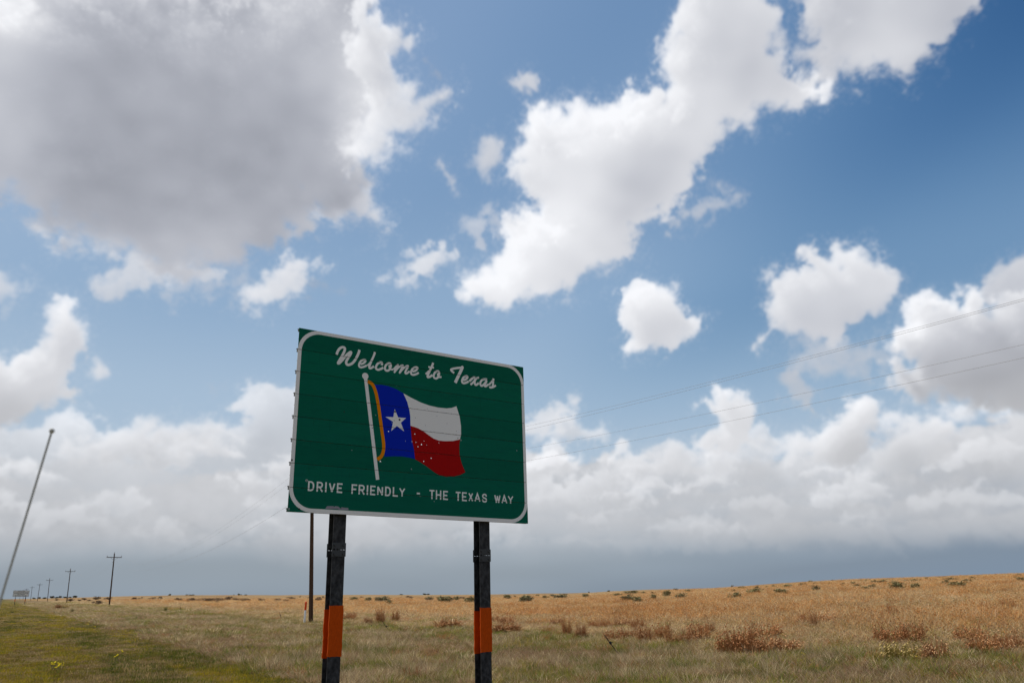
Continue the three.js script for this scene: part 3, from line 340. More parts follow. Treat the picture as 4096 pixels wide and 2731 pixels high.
{
  const SW = 3.658, SH = 2.438, PX = 2048 / SW;
  const cv = document.createElement('canvas'); cv.width = 2048; cv.height = Math.round(SH * PX);
  const g = cv.getContext('2d'), k = PX / 100;
  const white = '#e4e1dd';
  g.fillStyle = '#04604a'; g.fillRect(0, 0, cv.width, cv.height);
  { // weathering and painted-in sheen: every panel tinted a little differently, faint mottling and runs of dirt on the film
    const R = rng(5);
    for (let j = 0; j < 8; j++) { g.fillStyle = ['rgba(0,30,20,0.10)', 'rgba(30,120,90,0.07)', 'rgba(0,0,0,0)', 'rgba(0,30,25,0.07)', 'rgba(40,110,80,0.05)', 'rgba(0,20,20,0.08)', 'rgba(20,100,80,0.05)', 'rgba(10,40,30,0.06)'][j]; g.fillRect(0, j * cv.height / 8, 2048, cv.height / 8); }
    for (let i = 0; i < 420; i++) { const x = R() * 2048, j = Math.floor(R() * 8), y = j * cv.height / 8, L = 20 + 120 * R() * R(); g.fillStyle = R() < 0.7 ? 'rgba(10,30,24,0.10)' : 'rgba(110,120,100,0.06)'; g.fillRect(x, y, 1.5 + 4 * R(), L); }
    for (let i = 0; i < 2600; i++) { const s = 4 + 40 * R() * R(); g.fillStyle = R() < 0.5 ? 'rgba(0,40,30,0.035)' : 'rgba(40,120,95,0.03)'; g.beginPath(); g.ellipse(R() * 2048, R() * cv.height, s * (1 + 3 * R()), s * 0.5, 0, 0, 7); g.fill(); }
  }
  // border
  { const bw = 5.2 * k, R = 31 * k; g.strokeStyle = white; g.lineWidth = bw; g.beginPath(); g.roundRect(bw / 2, bw / 2, cv.width - bw, cv.height - bw, R - bw / 2); g.stroke(); }
  const smooth = (p, off = 0) => {                              // a curve through the points
    const n = (p.length - off) / 2, X = (i) => p[off + 2 * clamp(i, 0, n - 1)] * k, Y = (i) => p[off + 1 + 2 * clamp(i, 0, n - 1)] * k;
    g.beginPath(); g.moveTo(X(0), Y(0));
    for (let i = 0; i < n - 1; i++) g.bezierCurveTo(X(i) + (X(i + 1) - X(i - 1)) / 6, Y(i) + (Y(i + 1) - Y(i - 1)) / 6, X(i + 1) - (X(i + 2) - X(i)) / 6, Y(i + 1) - (Y(i + 2) - Y(i)) / 6, X(i + 1), Y(i + 1));
  };
  const fill = (p, c) => { g.fillStyle = c; g.beginPath(); for (let i = 0; i < p.length; i += 2) g.lineTo(p[i] * k, p[i + 1] * k); g.closePath(); g.fill(); };
  g.lineJoin = 'round'; g.lineCap = 'butt'; g.strokeStyle = white;
  for (const s of SIGN_SCRIPT) { g.lineWidth = s[0] * k * 0.96; smooth(s, 1); g.stroke(); }
  g.fillStyle = white; g.beginPath(); g.arc(SIGN_TDOT[0] * k, SIGN_TDOT[1] * k, SIGN_TDOT[2] * k, 0, 7); g.fill();
  // block capitals as strokes, in boxes 1 wide and 1 high
  const GL = { D: 'M0 0L0 1M0 0L.45 0Q1 .05 1 .5Q1 .95 .45 1L0 1', R: 'M0 1L0 0L.55 0Q1 .02 1 .27Q1 .54 .55 .55L0 .55M.5 .55L1 1', I: 'M.5 0L.5 1', V: 'M0 0L.5 1L1 0', E: 'M1 0L0 0L0 1L1 1M0 .5L.8 .5', F: 'M1 0L0 0L0 1M0 .52L.8 .52', N: 'M0 1L0 0L1 1L1 0', L: 'M0 0L0 1L1 1', Y: 'M0 0L.5 .5L1 0M.5 .5L.5 1', T: 'M0 0L1 0M.5 0L.5 1', H: 'M0 0L0 1M1 0L1 1M0 .5L1 .5', X: 'M0 0L1 1M1 0L0 1', A: 'M0 1L.5 0L1 1M.2 .7L.8 .7', S: 'M.97 .2Q.9 0 .5 0Q.03 .02 .03 .26Q.03 .44 .5 .5Q1 .56 1 .76Q.97 1 .5 1Q.08 1 0 .78', W: 'M0 0L.27 1L.5 .1L.73 1L1 0', '-': 'M0 .5L1 .5' };
  for (const [ch, u0, u1] of SIGN_BLOCK) {
    const w = 2.1, x0 = u0 + (ch === 'I' ? 0 : w / 2), x1 = u1 - (ch === 'I' ? 0 : w / 2), y0 = 204.1 + w / 2, y1 = 216.9 - w / 2;
    g.lineWidth = w * k; g.lineJoin = 'miter'; g.lineCap = 'butt'; g.miterLimit = 3; g.beginPath();
    const tk = GL[ch].match(/[MLQ]|-?[\d.]+/g); let i = 0, X = () => (x0 + (x1 - x0) * tk[i++]) * k, Y = () => { const t = +tk[i++]; return (y0 + (y1 - y0) * t + (t === 0 ? 0 : 0)) * k; };
    if (ch === '-') { g.lineWidth = 2.3 * k; }
    while (i < tk.length) { const c = tk[i++]; if (c === 'M') g.moveTo(X(), Y()); else if (c === 'L') g.lineTo(X(), Y()); else g.quadraticCurveTo(X(), Y(), X(), Y()); }
    g.lineCap = 'square'; if ('VAXWYN'.includes(ch)) g.lineCap = 'butt';
    g.stroke();
  }
  // flag
  fill(SIGN_WHITE, '#e6e4e0'); fill(SIGN_RED, '#a00c0c'); fill(SIGN_BLUE, '#0726a8'); fill(SIGN_STAR, '#e6e4e0');
  fill(SIGN_POLE, white); g.fillStyle = white; g.beginPath(); g.arc(SIGN_BALL[0] * k, SIGN_BALL[1] * k, SIGN_BALL[2] * k, 0, 7); g.fill();
  g.lineCap = 'butt'; g.strokeStyle = '#e08208'; g.lineWidth = SIGN_GOLD[0] * k; smooth(SIGN_GOLD, 1); g.stroke();
  fill(SIGN_PATCH, '#8b8790');
  // worn film along the joints of the panels, chips round the bullet marks
  const R = rng(8);
  for (let j = 1; j < 8; j++) for (let i = 0; i < 260; i++) { g.fillStyle = R() < 0.6 ? 'rgba(70,45,30,0.35)' : 'rgba(20,30,25,0.4)'; const w = 3 + 14 * R() * R(); g.fillRect(R() * 2048, j * cv.height / 8 - 1 - R() * 1.5, w, 1 + 1.2 * R()); }
  for (let i = 0; i < 90; i++) { g.fillStyle = R() < 0.5 ? 'rgba(150,190,175,0.35)' : 'rgba(10,25,20,0.5)'; g.beginPath(); g.ellipse(R() * 2048, R() * cv.height, 0.8 + 1.6 * R(), 0.8 + R(), R() * 3, 0, 7); g.fill(); }
  for (const [x, y, r, dark] of SIGN_DENTS) { g.fillStyle = dark ? '#33322f' : '#9aa09c'; g.beginPath(); for (let i = 0; i < 9; i++) { const a = i / 9 * 6.283, q = r * k * (0.75 + 0.6 * R()); g.lineTo(x * k + q * Math.cos(a), y * k + q * Math.sin(a)); } g.fill(); if (!dark) { g.fillStyle = '#50544f'; g.beginPath(); g.arc(x * k, y * k, r * k * 0.4, 0, 7); g.fill(); } }
  for (const [x, y, r] of SIGN_HOLES) { g.fillStyle = '#8e918e'; g.beginPath(); g.arc(x * k, y * k, (r * 0.8 + 0.25) * k, 0, 7); g.fill(); }
  // the bullet holes are cut out of the sheet
  g.globalCompositeOperation = 'destination-out'; g.fillStyle = '#000';
  for (const [x, y, r] of SIGN_HOLES) { g.beginPath(); g.arc(x * k, y * k, Math.max(0.4, r) * k * 0.8, 0, 7); g.fill(); }
  g.globalCompositeOperation = 'source-over';
  const tex = new THREE.CanvasTexture(cv); tex.colorSpace = THREE.SRGBColorSpace; tex.anisotropy = 8;
  const face = new THREE.MeshPhysicalMaterial({ map: tex, roughness: 0.75, specularIntensity: 0.12, alphaTest: 0.5 });
  const alu = mat(0.20, 0.20, 0.19, { roughness: 0.6, metalness: 0.5 });
  const steel = mat(0.078, 0.078, 0.08, { roughness: 0.62, metalness: 0.2, map: grain(256, 14, 5, 0.38, 1.0, 9, 0.6) });
  const steel2 = mat(0.06, 0.062, 0.062, { roughness: 0.5, metalness: 0.4 });
  const orange = mat(0.58, 0.072, 0.001, { roughness: 0.6, specularIntensity: 0.15, map: grain(256, 8, 4, 0.88, 1.0, 13) });

  const sign = thing('welcome_sign', 'large green roadside sign reading Welcome to Texas with a waving flag, on two posts', 'road sign');
  const e = V(0.82797656, -0.0044287, -0.56074522), u = V(-0.01191933, 0.9996039, -0.02549441), n = V(0.56063602, 0.02779248, 0.82759582);
  const O = V(-2.82843482, 2.69868072, -10.1877386).addScaledVector(e, SW / 2);
  const BY = -(O.y - ground(O.x, O.z)) / u.y;                    // how far the ground lies below the sheet, along the posts
  sign.position.copy(O).addScaledVector(u, BY); sign.quaternion.setFromRotationMatrix(new THREE.Matrix4().makeBasis(e, u, n));
  const up = -BY;                                               // local height of the lower edge
  const rib = mergeGeometries([box(SW - 0.004, 0.004, 0.05, 0, 0.004, -0.027), box(SW - 0.004, 0.004, 0.05, 0, 0.2985, -0.027), box(SW - 0.004, 0.022, 0.004, 0, 0.013, -0.053), box(SW - 0.004, 0.022, 0.004, 0, 0.2895, -0.053), box(SW - 0.004, 0.004, 0.022, 0, 0.151, -0.013)]);
  for (let j = 0; j < 8; j++) {
    const h = SH / 8 - 0.005, gm = new THREE.BoxGeometry(SW, h, 0.004), uvA = gm.attributes.uv, ps = gm.attributes.position, R2 = rng(40 + j);
    for (let i = 0; i < uvA.count; i++) uvA.setXY(i, clamp(ps.getX(i) / SW + 0.5, 0.0005, 0.9995), clamp((j * SH / 8 + ps.getY(i) + h / 2) / SH, 0.0005, 0.9995));
    const p = part('panel', gm, face, sign); p.position.set(0, up + j * SH / 8 + h / 2, (R2() - 0.5) * 0.003); p.rotation.x = (R2() - 0.5) * 0.006;
    const b = part('rib', rib, alu, p); b.position.y = -h / 2;
  }
  const clip = mergeGeometries([box(0.014, 0.04, 0.022, 0, 0, -0.032), new THREE.CylinderGeometry(0.006, 0.006, 0.022, 8).rotateZ(Math.PI / 2).translate(-0.008, 0.01, -0.032)]);
  for (let j = 0; j <= 8; j++) for (const s of [-1, 1]) { const c = part('clip', clip, alu, sign); c.position.set(s * (SW / 2 - 0.006), up + clamp(j * SH / 8, 0.028, SH - 0.028), 0); if (s > 0) c.rotation.z = Math.PI; }
  // posts: rolled steel beams with a flange towards the face and one behind
  const beam = (len) => { const w = 0.166, d = 0.165, t = 0.009, q = 0.007, s = new THREE.Shape([[-w / 2, 0], [w / 2, 0], [w / 2, -t], [q / 2, -t], [q / 2, -d + t], [w / 2, -d + t], [w / 2, -d], [-w / 2, -d], [-w / 2, -d + t], [-q / 2, -d + t], [-q / 2, -t], [-w / 2, -t]].map((p) => new THREE.Vector2(p[0], -p[1]))); return new THREE.ExtrudeGeometry(s, { depth: len, bevelEnabled: true, bevelSize: 0.0015, bevelThickness: 0.0015, bevelSegments: 1 }).rotateX(-Math.PI / 2).translate(0, 0, 0); };
  const plateS = new THREE.Shape([[-0.093, -0.085], [0.093, -0.085], [0.093, 0.085], [-0.093, 0.085]].map((p) => new THREE.Vector2(...p)));
  for (const x of [-0.066, -0.022, 0.022, 0.066]) plateS.holes.push(new THREE.Path().absarc(x, 0, 0.0145, 0, Math.PI * 2));
  const plate = new THREE.ExtrudeGeometry(plateS, { depth: 0.008, bevelEnabled: false, curveSegments: 8 });
  const bolt = mergeGeometries([new THREE.CylinderGeometry(0.014, 0.014, 0.012, 6).rotateX(Math.PI / 2).translate(0, 0, 0.006), new THREE.CylinderGeometry(0.018, 0.018, 0.003, 12).rotateX(Math.PI / 2)]);
  for (const [x, hinge, s0, s1] of [[0.722, 0.44, 1.12, 1.72], [2.93, 0.468, 1.176, 1.755]]) {
    const p = new THREE.Group(); p.name = 'post'; sign.add(p); p.position.set(x - SW / 2, up, -0.058);
    const below = -BY + 0.35;
    const lower = part('lower_beam', beam(below - hinge - 0.004), steel, p); lower.position.y = -below;
    const upper = part('upper_beam', beam(SH - 0.1 + hinge - 0.004), steel, p); upper.position.y = -hinge + 0.004;
    for (const z of [0.002, -0.175]) { const q = part('hinge_plate', plate, steel2, p); q.position.set(0, -hinge, z); }
    for (const z of [0.011]) for (const [bx, by] of [[-0.06, 0.055], [0.06, 0.055], [-0.06, -0.055], [0.06, -0.055]]) { const q = part('bolt', bolt, steel2, p); q.position.set(bx, -hinge + by, z); }
    for (const by of [0.045, -0.045]) { const q = part('bolt', bolt, steel2, p); q.position.set(-0.055, -hinge + by, -0.154); }
    const R3 = rng(Math.round(x * 100));
    const wrap = (len) => {                                     // a sheet folded over the flange, its edges a little wavy
      const gm = new THREE.BoxGeometry(0.184, len, 0.018, 6, 24, 1), ps = gm.attributes.position;
      for (let i = 0; i < ps.count; i++) { const yy = ps.getY(i), xx = ps.getX(i); ps.setX(i, xx + Math.sign(xx) * 0.004 * noise(yy * 9, x, Math.sign(xx) * 3)); ps.setZ(i, ps.getZ(i) + 0.003 * noise(xx * 8, yy * 5, x + 2)); if (Math.abs(yy) > len / 2 - 0.001) ps.setY(i, yy + 0.006 * noise(xx * 14, yy, x)); }
      gm.computeVertexNormals(); return gm;
    };
    const f = part('sleeve', wrap(s1 - s0), orange, p); f.position.set(0.004, -(s0 + s1) / 2, -0.004);
    const b = part('sleeve', wrap(s1 - s0 - 0.02), orange, p); b.position.set(0, -(s0 + s1) / 2 - 0.03, -0.161);
  }
}

// ---------------------------------------------------------------- utility poles and their wires
const wood = mat(0.13, 0.075, 0.045, { roughness: 0.95, map: grain(256, 6, 5, 0.55, 1.0, 17, 0.2) });
const armWood = mat(0.10, 0.07, 0.052), glass = mat(0.16, 0.15, 0.14, { roughness: 0.3 }), iron = mat(0.12, 0.12, 0.12, { roughness: 0.6, metalness: 0.6 });
const LINE = V(ROAD_N[1], 0, -ROAD_N[0]);                       // along the row, away from the viewer
if (LINE.z > 0) LINE.negate();
const insulator = new THREE.LatheGeometry([[0.012, 0], [0.012, 0.09], [0.055, 0.1], [0.075, 0.14], [0.045, 0.17], [0.06, 0.2], [0.04, 0.25], [0, 0.26]].map((p) => new THREE.Vector2(...p)), 10);
const attach = [];
{
  const first = POLES[0], p0 = V(first[0], 0, first[2]).addScaledVector(LINE, -114);
  const list = [[p0.x, ground(p0.x, p0.z), p0.z, p0.x, ground(p0.x, p0.z) + 9.2, p0.z], ...POLES];
  list.forEach((q, i) => {
    const by = ground(q[0], q[2]), b = V(q[0], by - 0.3, q[2]), t = V(q[3], q[4], q[5]), len = t.distanceTo(b), o = thing('utility_pole', i === 1 ? 'brown wooden utility pole standing right behind the big green sign' : 'dark wooden utility pole with one crossarm in the row along the road', 'utility pole', i === 1 ? undefined : 'row of utility poles');
    o.position.copy(b);
    const upv = t.clone().sub(b).normalize(), ac = V(LINE.z, 0, -LINE.x).multiplyScalar(-1), R = rng(60 + i);
    ac.applyAxisAngle(V(0, 1, 0), (R() - 0.5) * 0.5 * (i > 1 ? 1 : 0));
    const zz = new THREE.Vector3().crossVectors(ac, upv).normalize(), xx = new THREE.Vector3().crossVectors(upv, zz);
    o.quaternion.setFromRotationMatrix(new THREE.Matrix4().makeBasis(xx, upv, zz));
    part('shaft', new THREE.CylinderGeometry(0.092, 0.135, len, 14, 6).translate(0, len / 2, 0), wood, o);
    const arm = part('crossarm', box(2.6, 0.12, 0.1), armWood, o); arm.position.set(0, len - 0.68, 0.145); arm.rotation.z = (R() - 0.5) * 0.06;
    for (const s of [-1, 1]) { part('brace', rod(V(s * 0.62, len - 0.72, 0.2), V(0, len - 1.25, 0.14), 0.018), iron, o); const k2 = part('insulator', insulator, glass, o); k2.position.set(s * 1.2, len - 0.62, 0.145); }
    const top = part('insulator', insulator, glass, o); top.position.set(0, len - 0.02, 0);
    const sp = part('neutral_spool', new THREE.CylinderGeometry(0.05, 0.05, 0.09, 10).translate(0, 0, 0), glass, o); sp.position.set(-0.17, len - 1.5, 0);
    o.updateMatrixWorld();
    const w = (x, y, z) => o.localToWorld(V(x, y, z));
    attach.push([w(0, len + 0.22, 0), w(1.2, len - 0.4, 0.145), w(-1.2, len - 0.4, 0.145), w(-0.2, len - 1.5, 0)]);
  });
  const wireMat = mat(0.34, 0.33, 0.32, { roughness: 0.6 });
  const names = ['topmost power wire strung from pole tip to pole tip', 'power wire on the prairie end of the crossarms', 'power wire on the road end of the crossarms', 'lowest neutral wire hung below the crossarms of the poles'];
  names.forEach((label, c) => {
    const gs = [];
    for (let i = 0; i + 1 < 6; i++) {
      const a = attach[i][c], b = attach[i + 1][c], L = a.distanceTo(b), sag = [3.25, 3.2, 3.0, 2.62][c] * (L / 115) ** 2, pts = [];
      for (let s = 0; s <= 24; s++) { const t = s / 24; pts.push(a.clone().lerp(b, t).add(V(0, -4 * sag * t * (1 - t), 0))); }
      gs.push(new THREE.TubeGeometry(new THREE.CatmullRomCurve3(pts), 48, 0.0031, 5));
    }
    tag(part('power_wire', mergeGeometries(gs), wireMat, scene), label, 'wire');
  });
}

// ---------------------------------------------------------------- marker post, stakes, rod with a ball tip, the far notice sign
{
  const [x, z, , h] = MARKER, o = thing('marker_post', 'white tubular marker post with an orange-red top beside the wooden pole', 'marker post');
  o.position.set(x, ground(x, z) - 0.05, z); o.rotation.z = -0.025;
  part('tube', new THREE.CylinderGeometry(0.057, 0.057, h * 0.64, 16).translate(0, h * 0.32, 0), mat(0.8, 0.8, 0.79, { roughness: 0.5 }), o);
  const r = 0.061, pr = [[r, 0], [r, h * 0.36 - 0.05]]; for (let i = 1; i <= 6; i++) { const a = i / 6 * Math.PI / 2; pr.push([r * Math.cos(a), h * 0.36 - 0.05 + 0.05 * Math.sin(a)]); }
  part('cap', new THREE.LatheGeometry(pr.map((p) => new THREE.Vector2(...p)), 16).translate(0, h * 0.64, 0), mat(0.72, 0.07, 0.012, { roughness: 0.5 }), o);
}
STAKES.forEach((s, i) => {
  const b = V(s[0], ground(s[0], s[2]) - 0.1, s[2]), t = V(s[3], s[4], s[5]), kn = V(s[6], s[7], s[8]);
  const o = thing('fence_stake', ['thin leaning stake with a dark clip, in the grass before the rusty tussocks', 'thin tilted fence stake near the orange-topped marker post', 'thin fence stake beside a spiky yucca', 'thin leaning stake with a dark clip between the two sign posts', 'short thin fence stake farthest along the verge', 'thin upright fence stake just left of the yucca'][i], 'stake');
  o.position.copy(b); const T = t.clone().sub(b), K = kn.clone().sub(b);
  part('rod', rod(V(0, 0, 0), T, 0.013, 0.011, 8), mat(0.09, 0.06, 0.045), o);
  const d = T.clone().normalize().multiplyScalar(0.03), cl = part('clip', mergeGeometries([rod(K.clone().sub(d), K.clone().add(d), 0.03, 0.026, 8), rod(K.clone(), K.clone().add(V(0.06, 0.01, 0.02)), 0.008)]), mat(0.03, 0.03, 0.03), o);
});
{
  const a = V(...ANTENNA.slice(0, 3)), b = V(...ANTENNA.slice(3)), o = thing('whip_rod', 'thin grey whip rod with a small ball tip leaning over the mown verge', 'rod');
  a.y = ground(a.x, a.z); o.position.copy(a); const T = b.clone().sub(a), m = mat(0.42, 0.41, 0.38, { roughness: 0.6 });
  part('mast', rod(V(0, -0.2, 0), T, 0.0027, 0.0017, 10), m, o);
  part('ball', new THREE.SphereGeometry(0.0042, 14, 10).translate(T.x, T.y, T.z), m, o);
  part('socket', rod(V(0, -0.05, 0), T.clone().multiplyScalar(0.05), 0.009, 0.006, 10), mat(0.03, 0.03, 0.03), o);
}
{
  const o = thing('notice_sign', 'white rectangular notice sign with black lettering on two posts beside the mown strip', 'road sign');
  const w = 3.5, h = 1.5, x = -124.6, z = -212, y = ground(x, z), cv = document.createElement('canvas'); cv.width = 768; cv.height = 330;
  const g = cv.getContext('2d'); g.fillStyle = '#d8d6d0'; g.fillRect(0, 0, 768, 330); g.strokeStyle = '#1c1c1c'; g.lineWidth = 8; g.strokeRect(7, 7, 754, 316); g.beginPath(); g.moveTo(7, 96); g.lineTo(761, 96); g.stroke();
  g.fillStyle = '#161616'; g.textAlign = 'center';
  for (const [s, yy, px, ww] of [['STATE LAW', 74, 62, 360], ['MOVE OVER OR SLOW DOWN', 166, 54, 690], ['FOR STOPPED', 232, 54, 350], ['EMERGENCY VEHICLES', 298, 54, 600]]) { g.font = 'bold ' + px + 'px sans-serif'; g.fillText(s, 384, yy, ww); }
  const t = new THREE.CanvasTexture(cv); t.colorSpace = THREE.SRGBColorSpace;
  o.position.set(x, y, z); o.rotation.y = 32 * RAD;
  part('board', box(w, h, 0.03, 0, 2.05 + h / 2, 0), new THREE.MeshStandardMaterial({ map: t, roughness: 0.6 }), o);
  for (const s of [-1, 1]) { part('post', box(0.12, 3.3, 0.12, s * 1.1, 1.45, -0.08), mat(0.06, 0.06, 0.06), o); part('sleeve', box(0.16, 0.6, 0.16, s * 1.1, 1.15, -0.08), mat(0.6, 0.13, 0.01), o); }
}

// ---------------------------------------------------------------- grass
// a tuft: narrow bent blades standing on the ground; every blade its own tone
function tuft(n, h, spread, width, lean, seed, seedHead = 0) {
  const R = rng(seed), pos = [], nor = [], col = [], idx = [];
  for (let i = 0; i < n; i++) {
    const a = R() * 6.283, r = spread * Math.sqrt(R()), bx = r * Math.cos(a), bz = r * Math.sin(a), hh = h * (0.55 + 0.6 * R()), d = a + (R() - 0.5) * 2.4, ln = lean * (0.3 + R()) * hh, w = width * (0.6 + 0.7 * R());
    const f = R() * 6.283, wx = Math.cos(f) * w / 2, wz = Math.sin(f) * w / 2, tone = 0.72 + 0.5 * R(), base = pos.length / 3;
    const mx = bx + Math.cos(d) * ln * 0.35, mz = bz + Math.sin(d) * ln * 0.35, tx = bx + Math.cos(d) * ln, tz = bz + Math.sin(d) * ln, ty = hh * (1 - 0.18 * lean);
    pos.push(bx - wx, -0.02, bz - wz, bx + wx, -0.02, bz + wz, mx - wx * 0.8, hh * 0.55, mz - wz * 0.8, mx + wx * 0.8, hh * 0.55, mz + wz * 0.8, tx, ty, tz);
    idx.push(base, base + 1, base + 2, base + 2, base + 1, base + 3, base + 2, base + 3, base + 4);
    for (let k = 0; k < 5; k++) col.push(tone, tone, tone);
    if (R() < seedHead) {                                      // a plump seed head at the tip
      const s = width * 2.2, q = pos.length / 3;
      pos.push(tx - s, ty - s * 1.5, tz, tx + s, ty - s * 1.5, tz, tx, ty + s * 1.2, tz, tx, ty - s * 1.5, tz - s, tx, ty - s * 1.5, tz + s, tx, ty + s * 1.2, tz);
      idx.push(q, q + 1, q + 2, q + 3, q + 4, q + 5); for (let k = 0; k < 6; k++) col.push(tone * 1.15, tone * 1.1, tone * 1.05);
    }
  }
  const g = new THREE.BufferGeometry();
  g.setAttribute('position', new THREE.Float32BufferAttribute(pos, 3)); g.setAttribute('color', new THREE.Float32BufferAttribute(col, 3)); g.setIndex(idx); g.computeVertexNormals();
  return g;
}
const blade = new THREE.MeshPhysicalMaterial({ vertexColors: true, roughness: 0.95, specularIntensity: 0.15, side: THREE.DoubleSide, transmission: 0.4, thickness: 0 });
function sow(name, label, geos, count, seed, place) {
  // places drawn so that near and far get their share, near ones finer
  const R = rng(seed), lists = geos.map(() => []), NEAR = 8.5, FAR = 330;
  let tries = 0, made = 0;
  while (made < count && tries++ < count * 9) {
    const d = NEAR * (FAR / NEAR) ** R(), az = (R() - 0.5) * 84 * RAD, x = d * Math.sin(az), z = -d * Math.cos(az);
    if (d < 60 && TUSSOCKS.some((t) => (t[0] - x) ** 2 + (t[1] - z) ** 2 < (t[2] * 0.36) ** 2)) continue;
    const p = place(x, z, d, R); if (!p) continue;
    made++; lists[Math.floor(R() * geos.length)].push([x, z, p, R() * 6.283, d, R(), R()]);
  }
  const M = new THREE.Matrix4(), q = new THREE.Quaternion(), c = new THREE.Color();
  geos.forEach((g, i) => {
    const m = new THREE.InstancedMesh(g, blade, lists[i].length); m.name = numbered(name); m.castShadow = m.receiveShadow = true;
    lists[i].forEach(([x, z, p, a, d, r1, r2], k) => {
      const wide = Math.max(1, (d / 22) ** 0.75) * (0.8 + 0.5 * r1);
      q.setFromEuler(new THREE.Euler((r2 - 0.5) * 0.2, a, (r1 - 0.5) * 0.2));
      M.compose(V(x, ground(x, z) - 0.005, z), q, V(wide, p.h * (0.75 + 0.5 * r2), wide)); m.setMatrixAt(k, M); m.setColorAt(k, c.setRGB(...p.c));
    });
    m.userData.kind = 'stuff'; m.userData.label = label; scene.add(m);
  });
}
const G = { straw: [0.60, 0.44, 0.22], pale: [0.68, 0.54, 0.33], tan: [0.60, 0.345, 0.135], orange: [0.52, 0.265, 0.09], rust: [0.36, 0.14, 0.05], green: [0.14, 0.175, 0.03], olive: [0.29, 0.235, 0.045], yellow: [0.46, 0.36, 0.03], lime: [0.26, 0.27, 0.035], brown: [0.33, 0.205, 0.10], mauve: [0.33, 0.21, 0.13], greyst: [0.47, 0.36, 0.21] };
const jit = (c, R, a = 0.36) => { const k = 1 + (R() - 0.5) * 2 * a; return [c[0] * k, c[1] * k * (1 + (R() - 0.5) * 0.08), c[2] * k]; };
const pick = (R, list) => { let t = R(), s = 0; for (const [w] of list) s += w; t *= s; for (const [w, c] of list) { t -= w; if (t <= 0) return c; } return list[list.length - 1][1]; };
sow('mown_grass', 'short mown grass in olive, yellow and green patches along the road', [tuft(18, 0.07, 0.11, 0.007, 0.5, 1), tuft(18, 0.06, 0.12, 0.008, 0.9, 2)], 78000, 101, (x, z, d, R) => {
  const n = roadN(x, z); if (n > edgeN(x, z) + 0.15 * (R() - 0.5)) return null;
  const t = roadT(x, z), y = noise(n * 0.42, 30, t * 0.07) + 0.35 * noise2(x * 0.9, 7, z * 0.9), gr = noise2(n * 0.4, 31, t * 0.06) + 0.3 * noise(x * 1.1, 8, z * 1.1), b = noise2(x * 0.5, 21, z * 0.5);
  const moss = sstep(0.15, 0.55, y) * 1.7, grn = sstep(0.12, 0.45, gr) * 2.1, dry = 0.3 + 1.6 * sstep(0.0, 0.4, b);
  return { h: 0.75 + 0.5 * R() + 0.5 * grn * 0.3 + 0.35 * moss * 0.3, c: jit(pick(R, [[moss, G.yellow], [grn, G.green], [0.55, G.olive], [dry, G.greyst], [dry * 0.4, G.straw], [0.25, G.lime], [0.35, G.brown]]).map((v, k) => v * [0.72, 0.69, 0.6][k]), R) };
});
sow('verge_grass', 'rough unmown verge grass, grey-brown and green', [tuft(16, 0.17, 0.12, 0.007, 0.95, 3), tuft(14, 0.23, 0.11, 0.0065, 0.7, 4), tuft(20, 0.12, 0.14, 0.008, 1.4, 5)], 110000, 102, (x, z, d, R) => {
  const n = roadN(x, z); if (n < edgeN(x, z) + 0.15 * (R() - 0.5) || n > fenceN(x, z) + 1.5 * (R() - 0.5)) return null;
  const a = noise(x * 0.33, 40, z * 0.33), b = noise2(x * 0.8, 41, z * 0.8), g = noise(x * 0.16, 42, z * 0.16), m = noise2(x * 0.12, 43, z * 0.12), nearFence = sstep(3.4, 0.4, FENCE - n);
  const green = 0.15 + 2.6 * sstep(0.1, 0.45, b + 0.5 * g) + 0.9 * nearFence, pale = 0.3 + 1.5 * sstep(0.1, 0.55, a - 0.4 * b);
  return { h: 0.6 + 0.5 * R() + 0.55 * sstep(0, 0.6, a) - 0.25 * sstep(0.2, 0.7, b), c: jit(pick(R, [[pale * 0.7, G.greyst], [pale * 0.45, G.pale], [0.5, G.brown], [0.35 + 0.6 * sstep(0, 0.5, m), G.mauve], [green * 0.55, G.green], [green * 0.5, G.olive], [green * 0.18, G.lime]]), R) };
});
sow('prairie_grass', 'tall dry tan prairie grass spreading to the rise', [tuft(15, 0.5, 0.15, 0.008, 0.5, 6, 0.3), tuft(14, 0.62, 0.13, 0.007, 0.4, 7, 0.3), tuft(18, 0.34, 0.2, 0.008, 0.9, 8)], 150000, 103, (x, z, d, R) => {
  const n = roadN(x, z), e = n - fenceN(x, z); if (e < 1.5 * (R() - 0.5)) return null;
  const a = noise(x * 0.05, 50, z * 0.05), b = noise2(x * 0.22, 51, z * 0.22), tall = sstep(5, 15, e + 5 * a + 2 * b) * sstep(-0.7, 0.3, b + 0.6 * a);
  const low = 1 - tall, m = noise(x * 0.45, 52, z * 0.3) + 0.5 * noise2(x * 1.1, 53, z * 0.8), s = noise2(x * 0.03, 54, z * 0.045) + 0.4 * m, pl = sstep(-0.05, 0.55, s), ru = sstep(0.25, 0.75, m - 0.4 * s);
  return { h: 0.2 + 0.2 * R() + 0.5 * tall * (0.55 + 0.5 * R() + 0.35 * m), c: jit(pick(R, [[0.8 * tall + 0.1, G.tan], [(0.55 + 0.5 * ru) * tall + 0.08, G.orange], [0.2 + 0.5 * low + 0.5 * pl, G.straw], [0.1 + 0.5 * low + 0.55 * pl, G.pale], [0.08 + 0.9 * ru * tall, G.rust], [0.35 * ru, G.brown], [0.3 * low + 0.7 * low * sstep(0.15, 0.5, b), G.olive], [1.3 * low, G.greyst], [0.6 * low, G.brown], [0.5 * low, G.mauve]]), R) };
});

